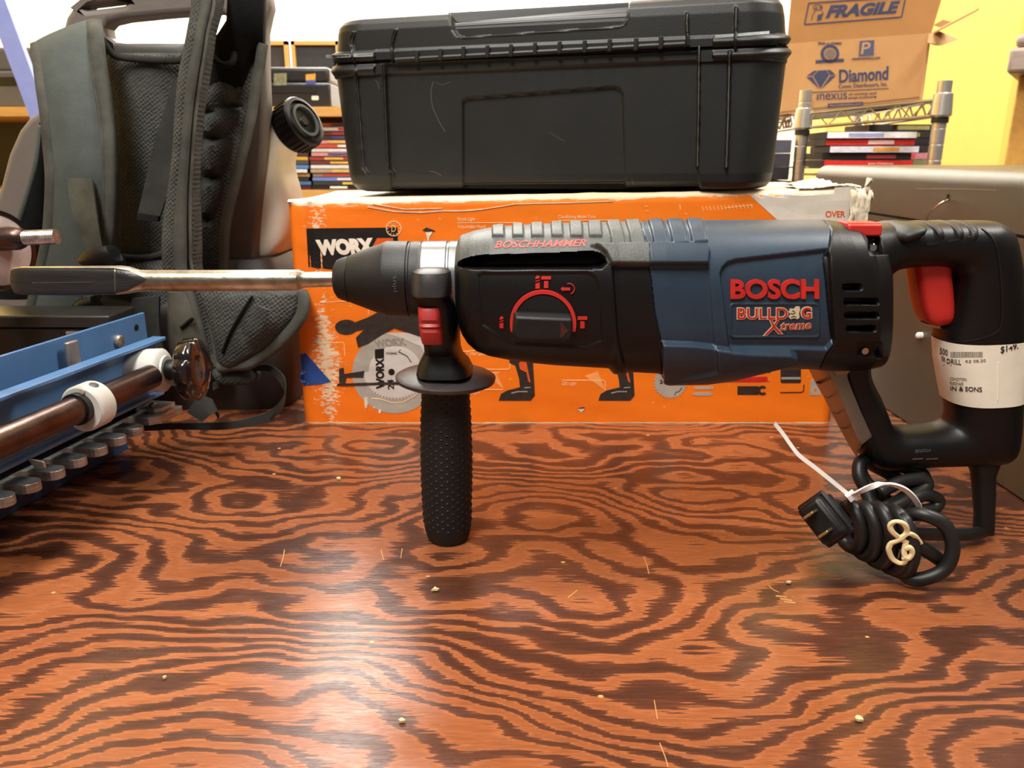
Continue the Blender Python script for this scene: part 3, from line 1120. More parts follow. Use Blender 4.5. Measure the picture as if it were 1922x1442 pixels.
# direction switch and its guard on top
swc = P(1625, 431, .466)
MB().box((swc.x, .476, swc.z - .0005), (.0196, 0.020, 0.0066)).build('direction_switch', M['red_plastic'], drill, bevel=0.0010, label='red slide switch')
MB().box((swc.x, .4765, swc.z + .0012), (.0206, 0.015, 0.0050)).build('switch_ridge', M['red'], bpy.data.objects['direction_switch'], bevel=0.0010)
sg = [((1650, 440), (1652, 452), .016), ((1656, 428), (1658, 456), .025), ((1664, 419), (1668, 457), .0275), ((1680, 415), (1686, 452), .0275), ((1694, 415), (1698, 442), .0265), ((1702, 418), (1704, 432), .024)]
MB().loft([(P(*a, YD), P(*b, YD), h, 2.3) for a, b, h in sg], n=36).build('switch_guard', M['plastic_soft'], drill, sharp=0)
# screws
for x, y in ((1634, 465), (1619, 658)):
    p, n_ = SD(x, y)
    MB().lathe(p + Vector((0.0008, 0.004, 0)), (0, -1, 0), [(0, .0027), (0.0052, .0027), (0.006, .002), (0.006, .0005)], n=20).build('screw', M['chrome'], drill)
# sheet metal hook around the strut
def hookpts(off):
    L = [(1514, 683), (1524, 706), (1534, 722), (1545, 745), (1556, 768), (1568, 792), (1580, 815), (1592, 836), (1607, 856)]
    return L


HY = YD - 0.021
hk = MB()
Lh = [(1514, 682), (1533, 720), (1543, 737), (1556, 762), (1568, 786), (1580, 808), (1594, 834), (1608, 856)]
Rh = [(1553, 689), (1567, 720), (1575, 737), (1585, 762), (1595, 786), (1604, 808), (1612, 826), (1619, 834)]
Eh = [(1590, 689), (1590, 708), (1596, 726), (1605, 748), (1614, 770), (1624, 792), (1634, 814), (1636, 820)]
hv, hf = [], []
for a, b, c in zip(Lh, Rh, Eh):
    hv += [P(*a, YD + 0.020), P(*b, HY), P(*c, HY + 0.002)]
nH = len(Lh)
for i in range(nH - 1):
    for k in (0, 1):
        hf.append((3 * i + k, 3 * i + k + 1, 3 * i + k + 4, 3 * i + k + 3))
o = hk.add(hv, hf).build('sheet_metal_hook', M['hook_metal'], drill, sharp=20)
so = o.modifiers.new('gauge', 'SOLIDIFY')
so.thickness = 0.0012
so.offset = 0
bv = o.modifiers.new('bevel', 'BEVEL')
bv.width, bv.segments, bv.limit_method = 0.0006, 2, 'ANGLE'
tab = MB()
tab.loft([(P(1556, 689, HY - .0002), P(1570, 706, HY - .0002), .0006, 3), (P(1580, 685, HY), P(1584, 705, HY), .0006, 3), (P(1592, 685, HY), P(1592, 701, HY), .0006, 3), (P(1595, 689, HY), P(1595, 697, HY), .0006, 3)], n=12)
tab.build('hook_tab', M['hook_metal'], o)
Sk = S_mesh(hv, hf)
d = Decal(Sk)
for (x, y), s in (((1546, 722), 0.8), ((1562, 748), 0.9), ((1578, 778), 1), ((1592, 806), 1)):
    d.add(line([(x - 18 * s, y - 4), (x - 6, y - 2), (x + 2, y + 1), (x + 6, y + 7)], 1.6), 0.0008)
d.build('hook_rungs', M['chrome'], o)

# price tag wrapped round the rear grip ------------------------------------
ts = []
for f_ in np.linspace(0, 1, 12):
    y = 634 + f_ * (748 - 634)
    xo = np.interp(y, [625, 672, 709, 750], [1917, 1916, 1913, 1909])
    xi = np.interp(y, [630, 672, 709, 752], [1759, 1761, 1767, 1776])
    hd = 0.0232 - 0.0006 * f_
    ts.append((P(xo, y - 6, YD), P(xi, y + 2, YD), hd, 2.5))
tg = MB().loft(ts, n=48, caps=False)
tago = tg.build('price_tag', M['paper'], drill, sharp=0, label='white paper price tag')
ST = S_mesh(tg.v, tg.f)
d = Decal(ST)
d.add(text('$149.', (1878, 651), (1911, 643), (1878, 665), (1911, 656), bold=0.01), 0.0003)
d.add(text('DRILL', (1777, 673), (1804, 676), (1777, 682), (1804, 685), bold=0.01), 0.0003)
d.add(text('500', (1764, 652), (1779, 657), (1764, 664), (1779, 668), bold=0.01), 0.0003)
d.add(text('ER', (1767, 668), (1774, 671), (1768, 677), (1775, 680)), 0.0003)
d.add(text('IN & SONS', (1784, 725), (1843, 727), (1784, 733), (1843, 736), bold=0.01), 0.0003)
d.build('tag_lettering', M['ink'], tago)
d = Decal(ST)
x = 1784.0
rb_ = random.Random(3)
while x < 1843:
    w = rb_.choice([0.8, 1.2, 2.0])
    d.add(poly([(x, 660.5), (x + w, 660.5), (x + w, 670.5), (x, 670.5)]), 0.0003)
    x += w + rb_.choice([0.7, 1.1])
d.add(text('RE 08.20', (1812, 676), (1850, 674), (1812, 681), (1850, 679)), 0.0003)
d.add(text('CONDITION', (1783, 708), (1814, 710), (1783, 713), (1814, 715)), 0.0003)
d.add(text('PURCHASE', (1783, 716), (1808, 718), (1783, 721), (1808, 723)), 0.0003)
d.add(line([(1770, 684), (1786, 686)], 1.2), 0.0003)
d.build('tag_small_print', M['ink_faint'], tago)
d = Decal(ST)
d.add(line([(1875, 643), (1874, 680), (1874, 720), (1873, 752)], 1.0), 0.0004)
d.build('tag_edge', M['paper'], tago)

# strain relief, cord, plug -------------------------------------------------
sr = [((1812, 858), (1876, 858), .011), ((1818, 872), (1872, 872), .0095), ((1824, 890), (1866, 892), .0078), ((1827, 930), (1866, 930), .0068), ((1830, 965), (1865, 968), .0064), ((1828, 988), (1864, 994), .0062), ((1828, 996), (1864, 1002), .0056)]
MB().loft([(P(*a, YD - .004), P(*b, YD - .004), h, 2.2) for a, b, h in sr], n=24).build('strain_relief', M['plastic_soft'], drill, sharp=0)
CR = 0.0042
cd = MB()


def cpath(pts, n=6, closed=False, r=CR):
    w = [P(x, y, Y) for x, y, Y in pts]
    for q in w:
        q.z = max(q.z, r + 0.0002)
    sp_ = [Vector(p) for p in spline(w, n, closed)]
    for q in sp_:
        q.z = max(q.z, r)
    cd.tube(sp_, r, n=14, closed=closed)


# from the strain relief along the bench into the bundle
cpath([(1849, 985, .486), (1845, 998, .484), (1820, 1003, .475), (1785, 1004, .470), (1745, 1003, .462), (1700, 1000, .455), (1660, 990, .45)])
# wraps around the bundle
ctr = [(1578, 985, .452, 44, 10), (1602, 992, .447, 54, 11), (1627, 1000, .442, 62, 12), (1652, 1008, .437, 70, 13), (1682, 1016, .432, 74, 14)]
hx = []
nW = len(ctr)
for i in range(nW * 20):
    t = i / 20.0
    k = min(t, nW - 1.001)
    a = int(k)
    fq = k - a
    b = min(a + 1, nW - 1)
    cx, cy, Yc, rv, rx = [ctr[a][j] * (1 - fq) + ctr[b][j] * fq for j in range(5)]
    an = 2 * math.pi * t
    c = P(cx, cy, Yc)
    kpx = c.y / F * 1.0
    sx = -rx * 0.9 * math.sin(an) - 10 * math.cos(an)
    hx.append(c + Vector((sx * kpx, math.sin(an) * rv * kpx * 0.62, math.cos(an) * rv * kpx * 0.92)))
for q in hx:
    q.z = max(q.z, CR)
cd.tube(hx, CR, n=14)
# loop towards the camera at the right
cpath([(1700, 985, .437), (1705, 968, .434), (1735, 967, .428), (1772, 985, .424), (1788, 1025, .421), (1776, 1065, .420), (1740, 1085, .421), (1705, 1085, .425), (1690, 1060, .432)])
# bent length held inside the loop
cpath([(1690, 1018, .425), (1720, 1024, .423), (1748, 1040, .424), (1765, 1052, .428)])
# loops behind the tie under the handle bar
cpath([(1700, 985, .460), (1660, 935, .470), (1625, 905, .478), (1615, 872, .485), (1640, 858, .490), (1690, 876, .488), (1725, 885, .484), (1735, 905, .478), (1705, 930, .468), (1660, 955, .455)])
cpath([(1640, 960, .462), (1625, 920, .470), (1612, 890, .475), (1618, 865, .482), (1650, 880, .49), (1700, 905, .488), (1728, 895, .48)])
cpath([(1680, 960, .458), (1730, 930, .462), (1760, 938, .464), (1752, 955, .462), (1720, 962, .458), (1690, 975, .452)])
cpath([(1650, 925, .462), (1690, 905, .466), (1730, 900, .468), (1738, 915, .466), (1700, 940, .46), (1660, 960, .452)])
cd.build('power_cord', M['cord'], drill, sharp=0)
# plug: flat face with two blades towards the camera
pc = P(1540, 980, .412)
Nn = Vector((-0.55, -0.80, 0.24)).normalized()
U = P(1588, 994, .412) - P(1523, 934, .412)
U = (U - Nn * U.dot(Nn)).normalized()
W = Nn.cross(U).normalized()
Rm = Matrix((U, W, Nn)).transposed()
pl = MB()
pl.box(pc - Nn * 0.006, (0.0255, 0.0155, 0.012), Rm)
plug = pl.build('plug', M['plastic_black'], drill, bevel=0.003)
pm = MB()
pm.box(pc - Nn * 0.0135 , (0.029, 0.019, 0.0035), Rm)
pm.box(pc - Nn * 0.020 + Vector((0.002, 0.002, 0.0)), (0.022, 0.015, 0.012), Rm)
pm.build('plug_collar', M['plastic_black'], plug, bevel=0.0016)
for s in (-1, 1):
    MB().box(pc + U * (0.0063 * s) + Nn * 0.0055, (0.0015, 0.0062, 0.014), Rm).build('plug_blade', M['brass'], plug, bevel=0.0004)

# things around the drill --------------------------------------------------
# zip tie: a loop round the bundle and a long tail in the air
zt = MB()
lp = spline([(1596, 932, .440), (1612, 924, .432), (1640, 912, .428), (1665, 908, .428), (1695, 917, .430), (1717, 937, .434), (1727, 962, .440), (1715, 985, .452), (1670, 985, .468), (1615, 960, .466), (1596, 940, .452)], 5, True)
zp = [P(x, y, Y) for x, y, Y in lp]
prev = None
n = len(zp)
wv = Vector((0.75, -0.25, 0.1)).normalized()
vv, ff = [], []
for i in range(n):
    t = (zp[(i + 1) % n] - zp[i - 1]).normalized()
    b = t.cross(wv).normalized()
    w_ = b.cross(t).normalized()
    for s, h in ((-1, -1), (1, -1), (1, 1), (-1, 1)):
        vv.append(zp[i] + w_ * 0.0016 * s + b * 0.0006 * h)
for i in range(n):
    j = (i + 1) % n
    for k in range(4):
        ff.append((4 * i + k, 4 * i + (k + 1) % 4, 4 * j + (k + 1) % 4, 4 * j + k))
zt.add(vv, ff)
tl = [P(x, y, Y) for x, y, Y in spline([(1598, 933, .438), (1560, 902, .442), (1530, 878, .446), (1500, 855, .45), (1484, 835, .454), (1470, 815, .458), (1454, 795, .462)], 3)]
zt.ribbon([(q + Vector((.0006, 0, .0011)), q - Vector((.0006, 0, .0011))) for q in tl], 0.001)
zt.box(P(1598, 931, .437), (.0055, .004, .0042), Matrix.Rotation(-0.7, 3, 'Y'))
tag(zt.build('cable_tie', M['nylon']), 'white nylon cable tie cinched round the coiled black cord, long tail pointing up left', 'cable tie')
rbm = MB()


def bandloop(pts, r=0.0012):
    rbm.tube([P(x, y, Y) for x, y, Y in spline(pts, 6)], r, n=8)


for dx in (-1.6, 0.0, 1.6):
    bandloop([(1700 + dx, 1018, .417), (1676 + dx, 1000, .416), (1671 + dx, 986, .416), (1682 + dx, 979, .415), (1697 + dx, 984, .415), (1702 + dx, 998, .416), (1690 + dx, 1012, .416), (1672 + dx, 1020, .417)])
    bandloop([(1672 + dx, 1020, .417), (1668 + dx, 1032, .417), (1676 + dx, 1050, .417), (1692 + dx, 1058, .416), (1700 + dx, 1050, .415), (1697 + dx, 1036, .416), (1701 + dx, 1015, .417)])
    bandloop([(1690 + dx, 1010, .416), (1704 + dx, 1002, .416), (1716 + dx, 1006, .417), (1727 + dx, 1020, .419)])
bandloop([(1700, 1030, .416), (1708, 1028, .415), (1712, 1038, .415), (1705, 1048, .415), (1695, 1046, .415)], 0.0016)
tag(rbm.build('rubber_band', M['band']), 'cream rubber band knotted round the end of the coiled cord', 'rubber band')

# chisel bit
ck = [((20, 512), (20, 530), .0008, 5), ((21, 507), (24, 541), .0012, 5), ((26, 504), (30, 551), .002, 5), ((40, 501.5), (45, 553), .003, 5), ((120, 501), (125, 554), .0045, 5), ((222, 500.5), (225, 552), .0062, 4.5), ((245, 504), (246, 550), .0068, 3.6),
      ((262, 507), (262, 547), .0066, 2.6), ((280, 507), (280, 546.5), .0066, 2.1), ((400, 507), (400, 546), .0066, 2), ((560, 506.5), (560, 545.5), .0066, 2), ((563, 508), (563, 544), .006, 2), ((572, 511), (572, 540), .0048, 2), ((640, 510), (640, 538), .0047, 2)]
chz = thing('flat_chisel', 'long flat steel chisel bit held in the drill chuck, dark blade at far left', 'chisel', (P(300, 527, YD).x, YD, 0.0))
dk = [c for c in ck if c[0][0] <= 222]
lt = [c for c in ck if c[0][0] >= 222]
MB().loft([(P(*a, YD), P(*b, YD), h, e) for a, b, h, e in dk], n=32).build('blade', M['chisel_dark'], chz, sharp=30, label='dark flat blade')
MB().loft([(P(*a, YD), P(*b, YD), h, e) for a, b, h, e in lt], n=32).build('shank', M['steel'], chz, sharp=30, label='bright round shank')

SCk = S_mesh([v.co.copy() for v in bpy.data.objects['shank'].data.vertices], [tuple(p.vertices) for p in bpy.data.objects['shank'].data.polygons])
d = Decal(SCk, 6.0)
d.add(poly([(217, 505), (240, 508), (256, 514), (276, 524), (268, 531), (250, 540), (240, 546), (217, 550)]), 0.00025)
d.build('ground_face', M['chisel_dark'], bpy.data.objects['shank'])
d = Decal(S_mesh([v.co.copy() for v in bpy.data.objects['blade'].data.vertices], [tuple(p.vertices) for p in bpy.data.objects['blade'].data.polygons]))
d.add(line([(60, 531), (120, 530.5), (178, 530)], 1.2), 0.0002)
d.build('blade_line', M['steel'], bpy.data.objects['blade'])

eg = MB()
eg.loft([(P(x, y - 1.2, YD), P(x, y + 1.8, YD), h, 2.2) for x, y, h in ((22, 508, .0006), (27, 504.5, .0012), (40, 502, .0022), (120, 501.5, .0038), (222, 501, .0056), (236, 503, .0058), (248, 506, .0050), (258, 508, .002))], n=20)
eg.build('edge_highlight', M['steel'], bpy.data.objects['blade'], sharp=0)  # steel strip standing in for the highlight on the blade's top edge

# ------------------------------------------------------------------ printed carton
BY = 0.732
BX0, BX1 = -0.204, P(1608, 400, BY).x
ctn = thing('tool_carton', 'orange printed cardboard carton with worn edges behind the drill, under the black tool case', 'box', ((BX0 + BX1) / 2, BY + 0.11, 0))


def carton():
    nx, nz, ny = 150, 40, 30
    rnd = random.Random(11)

    def wob(x, s=1.0, ph=0.0):
        return s * (0.5 * math.sin(x * 31 + ph) + 0.3 * math.sin(x * 83 + 1.3 + ph) + 0.2 * math.sin(x * 190 + 0.7 + 2 * ph))
    v, f = [], []
    Dp = 0.215

    def ztop(x):
        t = (x - BX0) / (BX1 - BX0)
        return 0.2125 + 0.0100 * t
    # front face then rounded crumpled top edge then top, then back down
    prof = []
    for i in range(nx + 1):
        x = BX0 + (BX1 - BX0) * i / nx
        e = min(i, nx - i) / nx
        rowp = []
        zt = ztop(x)
        for k in range(nz + 1):
            t = k / nz
            z = zt * t * 0.985
            bulge = -0.0012 * math.sin(math.pi * t) * math.sin(math.pi * i / nx) + wob(x * 0.6 + t * 0.7, 0.0004, 2.0 * t)
            crease = 0.0025 * math.exp(-((x - (-0.178 + 0.006 * math.sin(5 * t))) / 0.004) ** 2)
            corner = 0.006 * max(0, 1 - e / 0.02) ** 2
            rowp.append((x, BY + bulge + crease + corner, z))
        dent = wob(x, 0.0016) + 0.001
        rowp.append((x, BY + 0.0015 + dent * .3, zt * 0.995 + dent * 0.3))
        rowp.append((x, BY + 0.006, zt + 0.0008 + dent * 0.5))
        for k in range(1, ny + 1):
            rowp.append((x, BY + 0.006 + (Dp - 0.012) * k / ny, zt + 0.0008 - 0.0015 * math.sin(math.pi * k / ny)))
        rowp.append((x, BY + Dp, zt - 0.005))
        rowp.append((x, BY + Dp, 0.0))
        prof.append(rowp)
    m = len(prof[0])
    v = [p for r in prof for p in r]
    for i in range(nx):
        for k in range(m - 1):
            f.append((i * m + k, i * m + k + 1, (i + 1) * m + k + 1, (i + 1) * m + k))
        f.append((i * m + m - 1, i * m, (i + 1) * m, (i + 1) * m + m - 1))
    f.append(tuple(range(m)))
    f.append(tuple(nx * m + k for k in range(m))[::-1])
    return v, f


def carton_material():
    m = bpy.data.materials.new('printed_orange_card')
    m.use_nodes = True
    nt = m.node_tree
    b = nt.nodes['Principled BSDF']
    L = nt.links.new
    tc = node(nt, 'ShaderNodeTexCoord')
    sp = node(nt, 'ShaderNodeSeparateXYZ')
    L(tc.outputs['Object'], sp.inputs[0])

    def mth(op, a, c):
        n = node(nt, 'ShaderNodeMath', operation=op)
        for i, q in enumerate((a, c)):
            if isinstance(q, (int, float)):
                n.inputs[i].default_value = q
            else:
                L(q, n.inputs[i])
        return n.outputs[0]

    def nz(s, d=4.0, r=0.6):
        mp = node(nt, 'ShaderNodeMapping')
        mp.inputs['Scale'].default_value = s
        L(tc.outputs['Object'], mp.inputs[0])
        n = node(nt, 'ShaderNodeTexNoise', inp={'Scale': 1.0, 'Detail': d, 'Roughness': r})
        L(mp.outputs[0], n.inputs['Vector'])
        return n.outputs[0]
    # scuffed crease near the left end: streaky, mostly across
    dx = mth('ABSOLUTE', mth('SUBTRACT', sp.outputs[0], -0.1775), 0)
    near = mth('SUBTRACT', 1.0, mth('MULTIPLY', dx, 50.0))
    sc = mth('ADD', mth('MULTIPLY', near, 0.42), mth('MULTIPLY', mth('SUBTRACT', nz((190, 1, 430), 4.0, 0.7), 0.5), 1.5))
    lowp = mth('SUBTRACT', nz((1, 1, 9), 2.0, 0.5), 0.52)
    sc = mth('ADD', sc, mth('MULTIPLY', lowp, 1.0))
    rp = ramp(nt, [(0.32, (0, 0, 0, 1)), (0.42, (1, 1, 1, 1))])
    L(sc, rp.inputs[0])
    # rubbed top and bottom edges
    zt = mth('ADD', 0.2125, mth('MULTIPLY', mth('SUBTRACT', sp.outputs[0], BX0), 0.0100 / (BX1 - BX0)))
    e1 = mth('SUBTRACT', 1.0, mth('MULTIPLY', mth('SUBTRACT', zt, sp.outputs[2]), 105.0))
    e2 = mth('SUBTRACT', 1.0, mth('MULTIPLY', sp.outputs[2], 420.0))
    ee = mth('MAXIMUM', e1, e2)
    ed = mth('ADD', mth('MULTIPLY', ee, 0.62), mth('SUBTRACT', nz((35, 30, 220), 4.0, 0.7), 0.42))
    rq = ramp(nt, [(0.42, (0, 0, 0, 1)), (0.52, (1, 1, 1, 1))])
    L(ed, rq.inputs[0])
    mk = mth('MAXIMUM', rp.outputs[0], rq.outputs[0])
    # whole colour: deeper orange toward a dull smear on the right top
    vn = ramp(nt, [(0.3, srgb(252, 122, 20)), (0.7, srgb(255, 134, 30))])
    L(nz((6, 6, 10), 3.0), vn.inputs[0])
    mx = node(nt, 'ShaderNodeMixRGB')
    L(mk, mx.inputs[0])
    L(vn.outputs[0], mx.inputs[1])
    mx.inputs[2].default_value = srgb(238, 214, 176)
    # scattered little scuffs
    vo = node(nt, 'ShaderNodeTexVoronoi', inp={'Scale': 1.0})
    mp = node(nt, 'ShaderNodeMapping')
    mp.inputs['Scale'].default_value = (55, 1, 90)
    L(tc.outputs['Object'], mp.inputs[0])
    L(mp.outputs[0], vo.inputs['Vector'])
    rv = ramp(nt, [(0.05, (1, 1, 1, 1)), (0.09, (0, 0, 0, 1))])
    L(vo.outputs['Distance'], rv.inputs[0])
    mx2 = node(nt, 'ShaderNodeMixRGB')
    L(mth('MULTIPLY', rv.outputs[0], 0.55), mx2.inputs[0])
    L(mx.outputs[0], mx2.inputs[1])
    mx2.inputs[2].default_value = srgb(255, 190, 110)
    L(mx2.outputs[0], b.inputs['Base Color'])
    b.inputs['Roughness'].default_value = 0.42
    bp = node(nt, 'ShaderNodeBump', inp={'Strength': 0.5, 'Distance': 0.002})
    L(mth('ADD', mth('MULTIPLY', nz((20, 20, 26), 3.0), 1.0), mth('MULTIPLY', mk, 0.12)), bp.inputs['Height'])
    L(bp.outputs[0], b.inputs['Normal'])
    return m


M['carton'] = carton_material()
cv, cf = carton()
body = obj('carton_body', cv, cf, M['carton'], ctn, sharp=50)
SB = S_mesh(cv, cf, BY)


def flat(name, m, shapes, h=0.0003, parent=None, label=None):
    if name in ('caption_lines', 'torn_spot', 'torn_flap', 'chipped_print', 'beam_picture', 'bit_picture'):
        for s in shapes:
            d = Decal(SB, 14.0)
            d.add(s, h)
            d.build(name[:-1] if name.endswith('s') else name, m, parent or body)
        return
    d = Decal(SB, 14.0)
    for s in shapes:
        if isinstance(s[-1], float):
            d.add(s[0], s[1])
        else:
            d.add(s, h)
    return d.build(name, m, parent or body, label=label)


def gridpoly(pts, n=10):
    """polygon cut into strips so that it follows a curved face"""
    xs = [p[0] for p in pts]
    return poly(pts)


# white corner with OVER
wv, wf = [], []
for i in range(40):
    x = 1400 + i * (1609 - 1400) / 39.0
    yt = 356 - (x - 1400) * 0.047
    yb = min(358 + (x - 1398) * 0.905, 452)
    wv += [(x, yt + 4), (x, max(yb, yt + 4.5))]
for i in range(39):
    wf.append((2 * i, 2 * i + 1, 2 * i + 3, 2 * i + 2))
flat('white_corner', M['white_card'], [(wv, wf)], 0.0003, label='white printed corner')
flat('corner_lettering', M['orange_ink'], [tx('OVER', 1549, 396, 1586, 408, bold=0.02)], 0.0006)
flat('brand_panel', M['black'], [poly([(575, 429), (746, 427), (749, 520), (579, 501)])], 0.0003)
flat('brand_letters', M['white_ink'], [text('WORX', (592, 450), (700, 446), (597, 480), (706, 477), bold=0.07)], 0.0005)
flat('brand_corner', M['orange_ink'], [poly([(708, 447), (738, 447), (738, 476), (692, 476)])], 0.0005)
flat('dial_mark', M['pale_ink'], [annulus(739, 429, 13.2, 14.5), tx('D', 735, 423, 743, 435, bold=-0.01)] + [line([(739 + 10 * math.cos(a), 429 + 10 * math.sin(a)), (739 + 13 * math.cos(a), 429 + 13 * math.sin(a))], 1) for a in np.arange(0, 6.2, 0.523)], 0.0005)
flat('caption_lettering', M['pale_ink'], [tx('Work Light', 858, 408, 892, 417, bold=0.01), tx('Adjustable Head', 859, 422, 911, 431), tx('Oscillating Multi-Tool', 1048, 404, 1118, 412, bold=0.01),
                                        tx('LED Light', 1055, 717, 1082, 725), tx('LED Light', 866, 733, 901, 741), tx('1" Hex Quick-Change', 876, 660, 938, 669), tx('Charger', 900, 697, 937, 704)])
flat('caption_lines', M['pale_ink'], [line([(858, 418.5), (975, 418), (978, 420), (978, 430)], 1.2), line([(1048, 414), (1160, 413), (1163, 415), (1163, 430)], 1.2), line([(1055, 714), (1132, 714), (1136, 716), (1136, 733)], 1.2),
                                    line([(866, 731.5), (944, 731.5)], 1.2), line([(870, 660), (894, 658), (898, 655), (898, 640)], 1.2), line([(900, 693.5), (954, 693.5), (957, 691), (957, 682)], 1.2),
                                    line([(600, 568), (640, 566), (690, 564), (692, 568), (692, 590)], 1.0), line([(596, 645), (644, 643), (646, 646), (647, 668)], 1.0)])
# circular saw picture
flat('saw_guard_picture', M['grey_print'], [poly(circ(741, 700, 80, 76, n=44))], 0.0003)
flat('saw_arm_picture', M['dark_print'], [poly(circ(650, 614, 21, 14)), poly([(664, 606), (690, 596), (725, 578), (775, 582), (800, 596), (800, 636), (776, 628), (740, 616), (718, 628), (690, 646), (672, 652), (668, 634), (684, 618), (666, 622)])], 0.0006)
flat('saw_highlight_picture', M['lightgrey_print'], [poly([(722, 625), (800, 625), (800, 668), (790, 650), (752, 634)])], 0.0005)
flat('saw_blade_picture', M['lightgrey_print'], [poly(circ(742, 698, 50, 48, n=36)), poly([q for a in range(0, 181, 6) for q in ((742 + 62 * math.cos(a * D2R), 702 + 49 * math.sin(a * D2R)), (742 + 56 * math.cos((a + 4) * D2R), 702 + 43 * math.sin((a + 4) * D2R)))])], 0.0006)
flat('saw_lettering', M['black'], [text('WORX', (706, 730), (705, 672), (722, 730), (721, 672), bold=0.05), text('24', (728, 731), (727, 712), (740, 731), (739, 712), bold=0.02), tx('WA0442', 724, 661, 745, 665),
                                  poly(circ(735, 698, 6)), line([(752, 656), (748, 660), (764, 668), (772, 680)], 1.4), poly([(704, 656), (721, 654), (721, 672), (704, 673)])], 0.0009)
flat('saw_embossed_lettering', mat('embossed_grey', (150, 142, 130), 0.5), [text('WORX', (700, 637), (758, 634), (706, 652), (764, 648), bold=0.04)], 0.0006)
flat('saw_foot_picture', M['dark_print'], [poly([(635, 720), (800, 715), (800, 721), (632, 724)]), poly([(637, 692), (645, 690), (646, 702), (684, 696), (682, 708), (650, 708), (648, 718), (637, 718)])], 0.0010)
flat('saw_depth_line', M['pale_ink'], [line([(697, 748), (715, 749), (735, 756), (757, 755), (780, 742), (790, 722)], 1.4)], 0.0006)
flat('chipped_print', M['bad_tape'], [poly(circ(687, 757, 3, 10)), poly(circ(713, 772, 2.2, 4)), poly(circ(702, 765, 1.6)), poly(circ(687, 748, 3, 3))], 0.0005)
# two cordless handles
for nm, ox in (('driver_handle_picture', 0), ('multitool_handle_picture', 187)):
    o2 = ox
    flat(nm, M['dark_print'], [poly([(956 + o2, 640), (998 + o2, 640), (1004 + o2, 742), (996 + o2, 752), (936 + o2, 752), (940 + o2, 740), (952 + o2, 733), (976 + o2, 727), (974 + o2, 710), (967 + o2, 686), (956 + o2, 681)])], 0.0004)
    flat('handle_inlay_picture', M['orange_ink'], [poly([(974 + o2, 682), (986 + o2, 668), (990 + o2, 690), (996 + o2, 718), (992 + o2, 716), (988 + o2, 699), (976 + o2, 693)])], 0.0007)
    flat('handle_shine_picture', M['grey_print'], [line([(960 + o2, 738), (972 + o2, 735), (990 + o2, 735)], 1.6), line([(984 + o2, 728), (996 + o2, 727)], 1.4)], 0.0007)
flat('beam_picture', M['beam'], [poly([(946, 731), (918, 708), (932, 703)]), poly([(1136, 733), (1098, 706), (1122, 698)])], 0.0003)
# small parts along the bottom
flat('small_blade_picture', M['grey_print'], [poly([q for a in range(0, 360, 12) for q in ((1258 + 31.5 * math.cos(a * D2R), 719 + 30 * math.sin(a * D2R)), (1258 + 28 * math.cos((a + 6) * D2R), 719 + 26.5 * math.sin((a + 6) * D2R)))])], 0.0004)
flat('small_blade_lettering', M['black'], [tx('WORX', 1240, 702, 1280, 710, bold=0.04), tx('24', 1238, 713, 1250, 720, bold=0.02), line([(1266, 742), (1268, 736), (1274, 735), (1280, 727)], 1)], 0.0007)
flat('small_blade_hole', M['orange_ink'], [poly([(1257, 715), (1262, 719.5), (1257, 724), (1252, 719.5)])], 0.0007)
flat('saw_strip_picture', M['black'], [poly([(1300, 702), (1318, 693), (1445, 691), (1446, 700), (1440, 699), (1430, 702)])], 0.0004)
flat('strip_lettering', M['white_ink'], [tx('WORX', 1333, 696.5, 1359, 700, bold=0.03), line([(1400, 697), (1420, 696.5)], 1)], 0.0007)
flat('red_strip_picture', M['red_print'], [poly([(1346, 717), (1356, 708), (1440, 707), (1441, 715), (1445, 715.5), (1430, 717)])], 0.0004)
flat('red_strip_lettering', M['black'], [tx('WORX', 1362, 709.5, 1385, 714.5, bold=0.05)], 0.0007)
flat('bit_picture', M['grey_print'], [poly([(1301, 729), (1308, 726), (1339, 726), (1339, 731), (1308, 731)]), poly([(1299, 740), (1306, 737), (1332, 737), (1339, 740), (1332, 743), (1306, 743)])], 0.0004)
flat('scraper_picture', M['dark_print'], [poly([(1384, 725), (1424, 725), (1424, 741), (1384, 741)]), annulus(1431, 733, 4, 9, 40, 320, 18)], 0.0004)
flat('socket_picture', M['dark_print'], [poly(rrect(1465, 691, 1503, 719, 3))], 0.0004)
flat('socket_shine_picture', M['grey_print'], [poly([(1466, 708), (1502, 708), (1502, 712), (1466, 712)])], 0.0007)
flat('key_picture', M['dark_print'], [line([(1464, 737), (1504, 736.5), (1508, 734), (1509, 722)], 1.8)], 0.0004)
flat('guide_picture', M['grey_print'], [poly([(1521, 714), (1530, 712), (1532, 722), (1538, 728), (1540, 742), (1520, 742)], [[(1528, 730), (1533, 730), (1533, 737), (1528, 737)]])], 0.0004)
flat('torn_spot', M['dark_print'], [poly([(793, 432), (800, 427), (812, 431), (818, 434), (806, 436), (799, 435)]), poly([(1083, 767), (1096, 764), (1098, 767), (1090, 768)])], 0.0004)
flat('torn_flap', M['bad_tape'], [poly([(799, 436), (812, 435), (806, 446), (804, 455)]), poly([(1084, 768), (1097, 767), (1092, 775)]), line([(690, 388), (740, 397), (790, 399), (830, 396), (868, 396), (905, 393)], 2.0), line([(700, 383), (760, 393), (830, 391)], 1.5),
                                  line([(905, 393), (970, 383), (1060, 381), (1150, 378)], 1.4)], 0.0006)
flat('blue_tape', M['blue_tape'], [poly([(564, 665), (574, 663), (596, 688), (621, 716), (604, 721), (572, 724), (562, 712), (567, 695)])], 0.0006, label='torn scrap of blue tape')
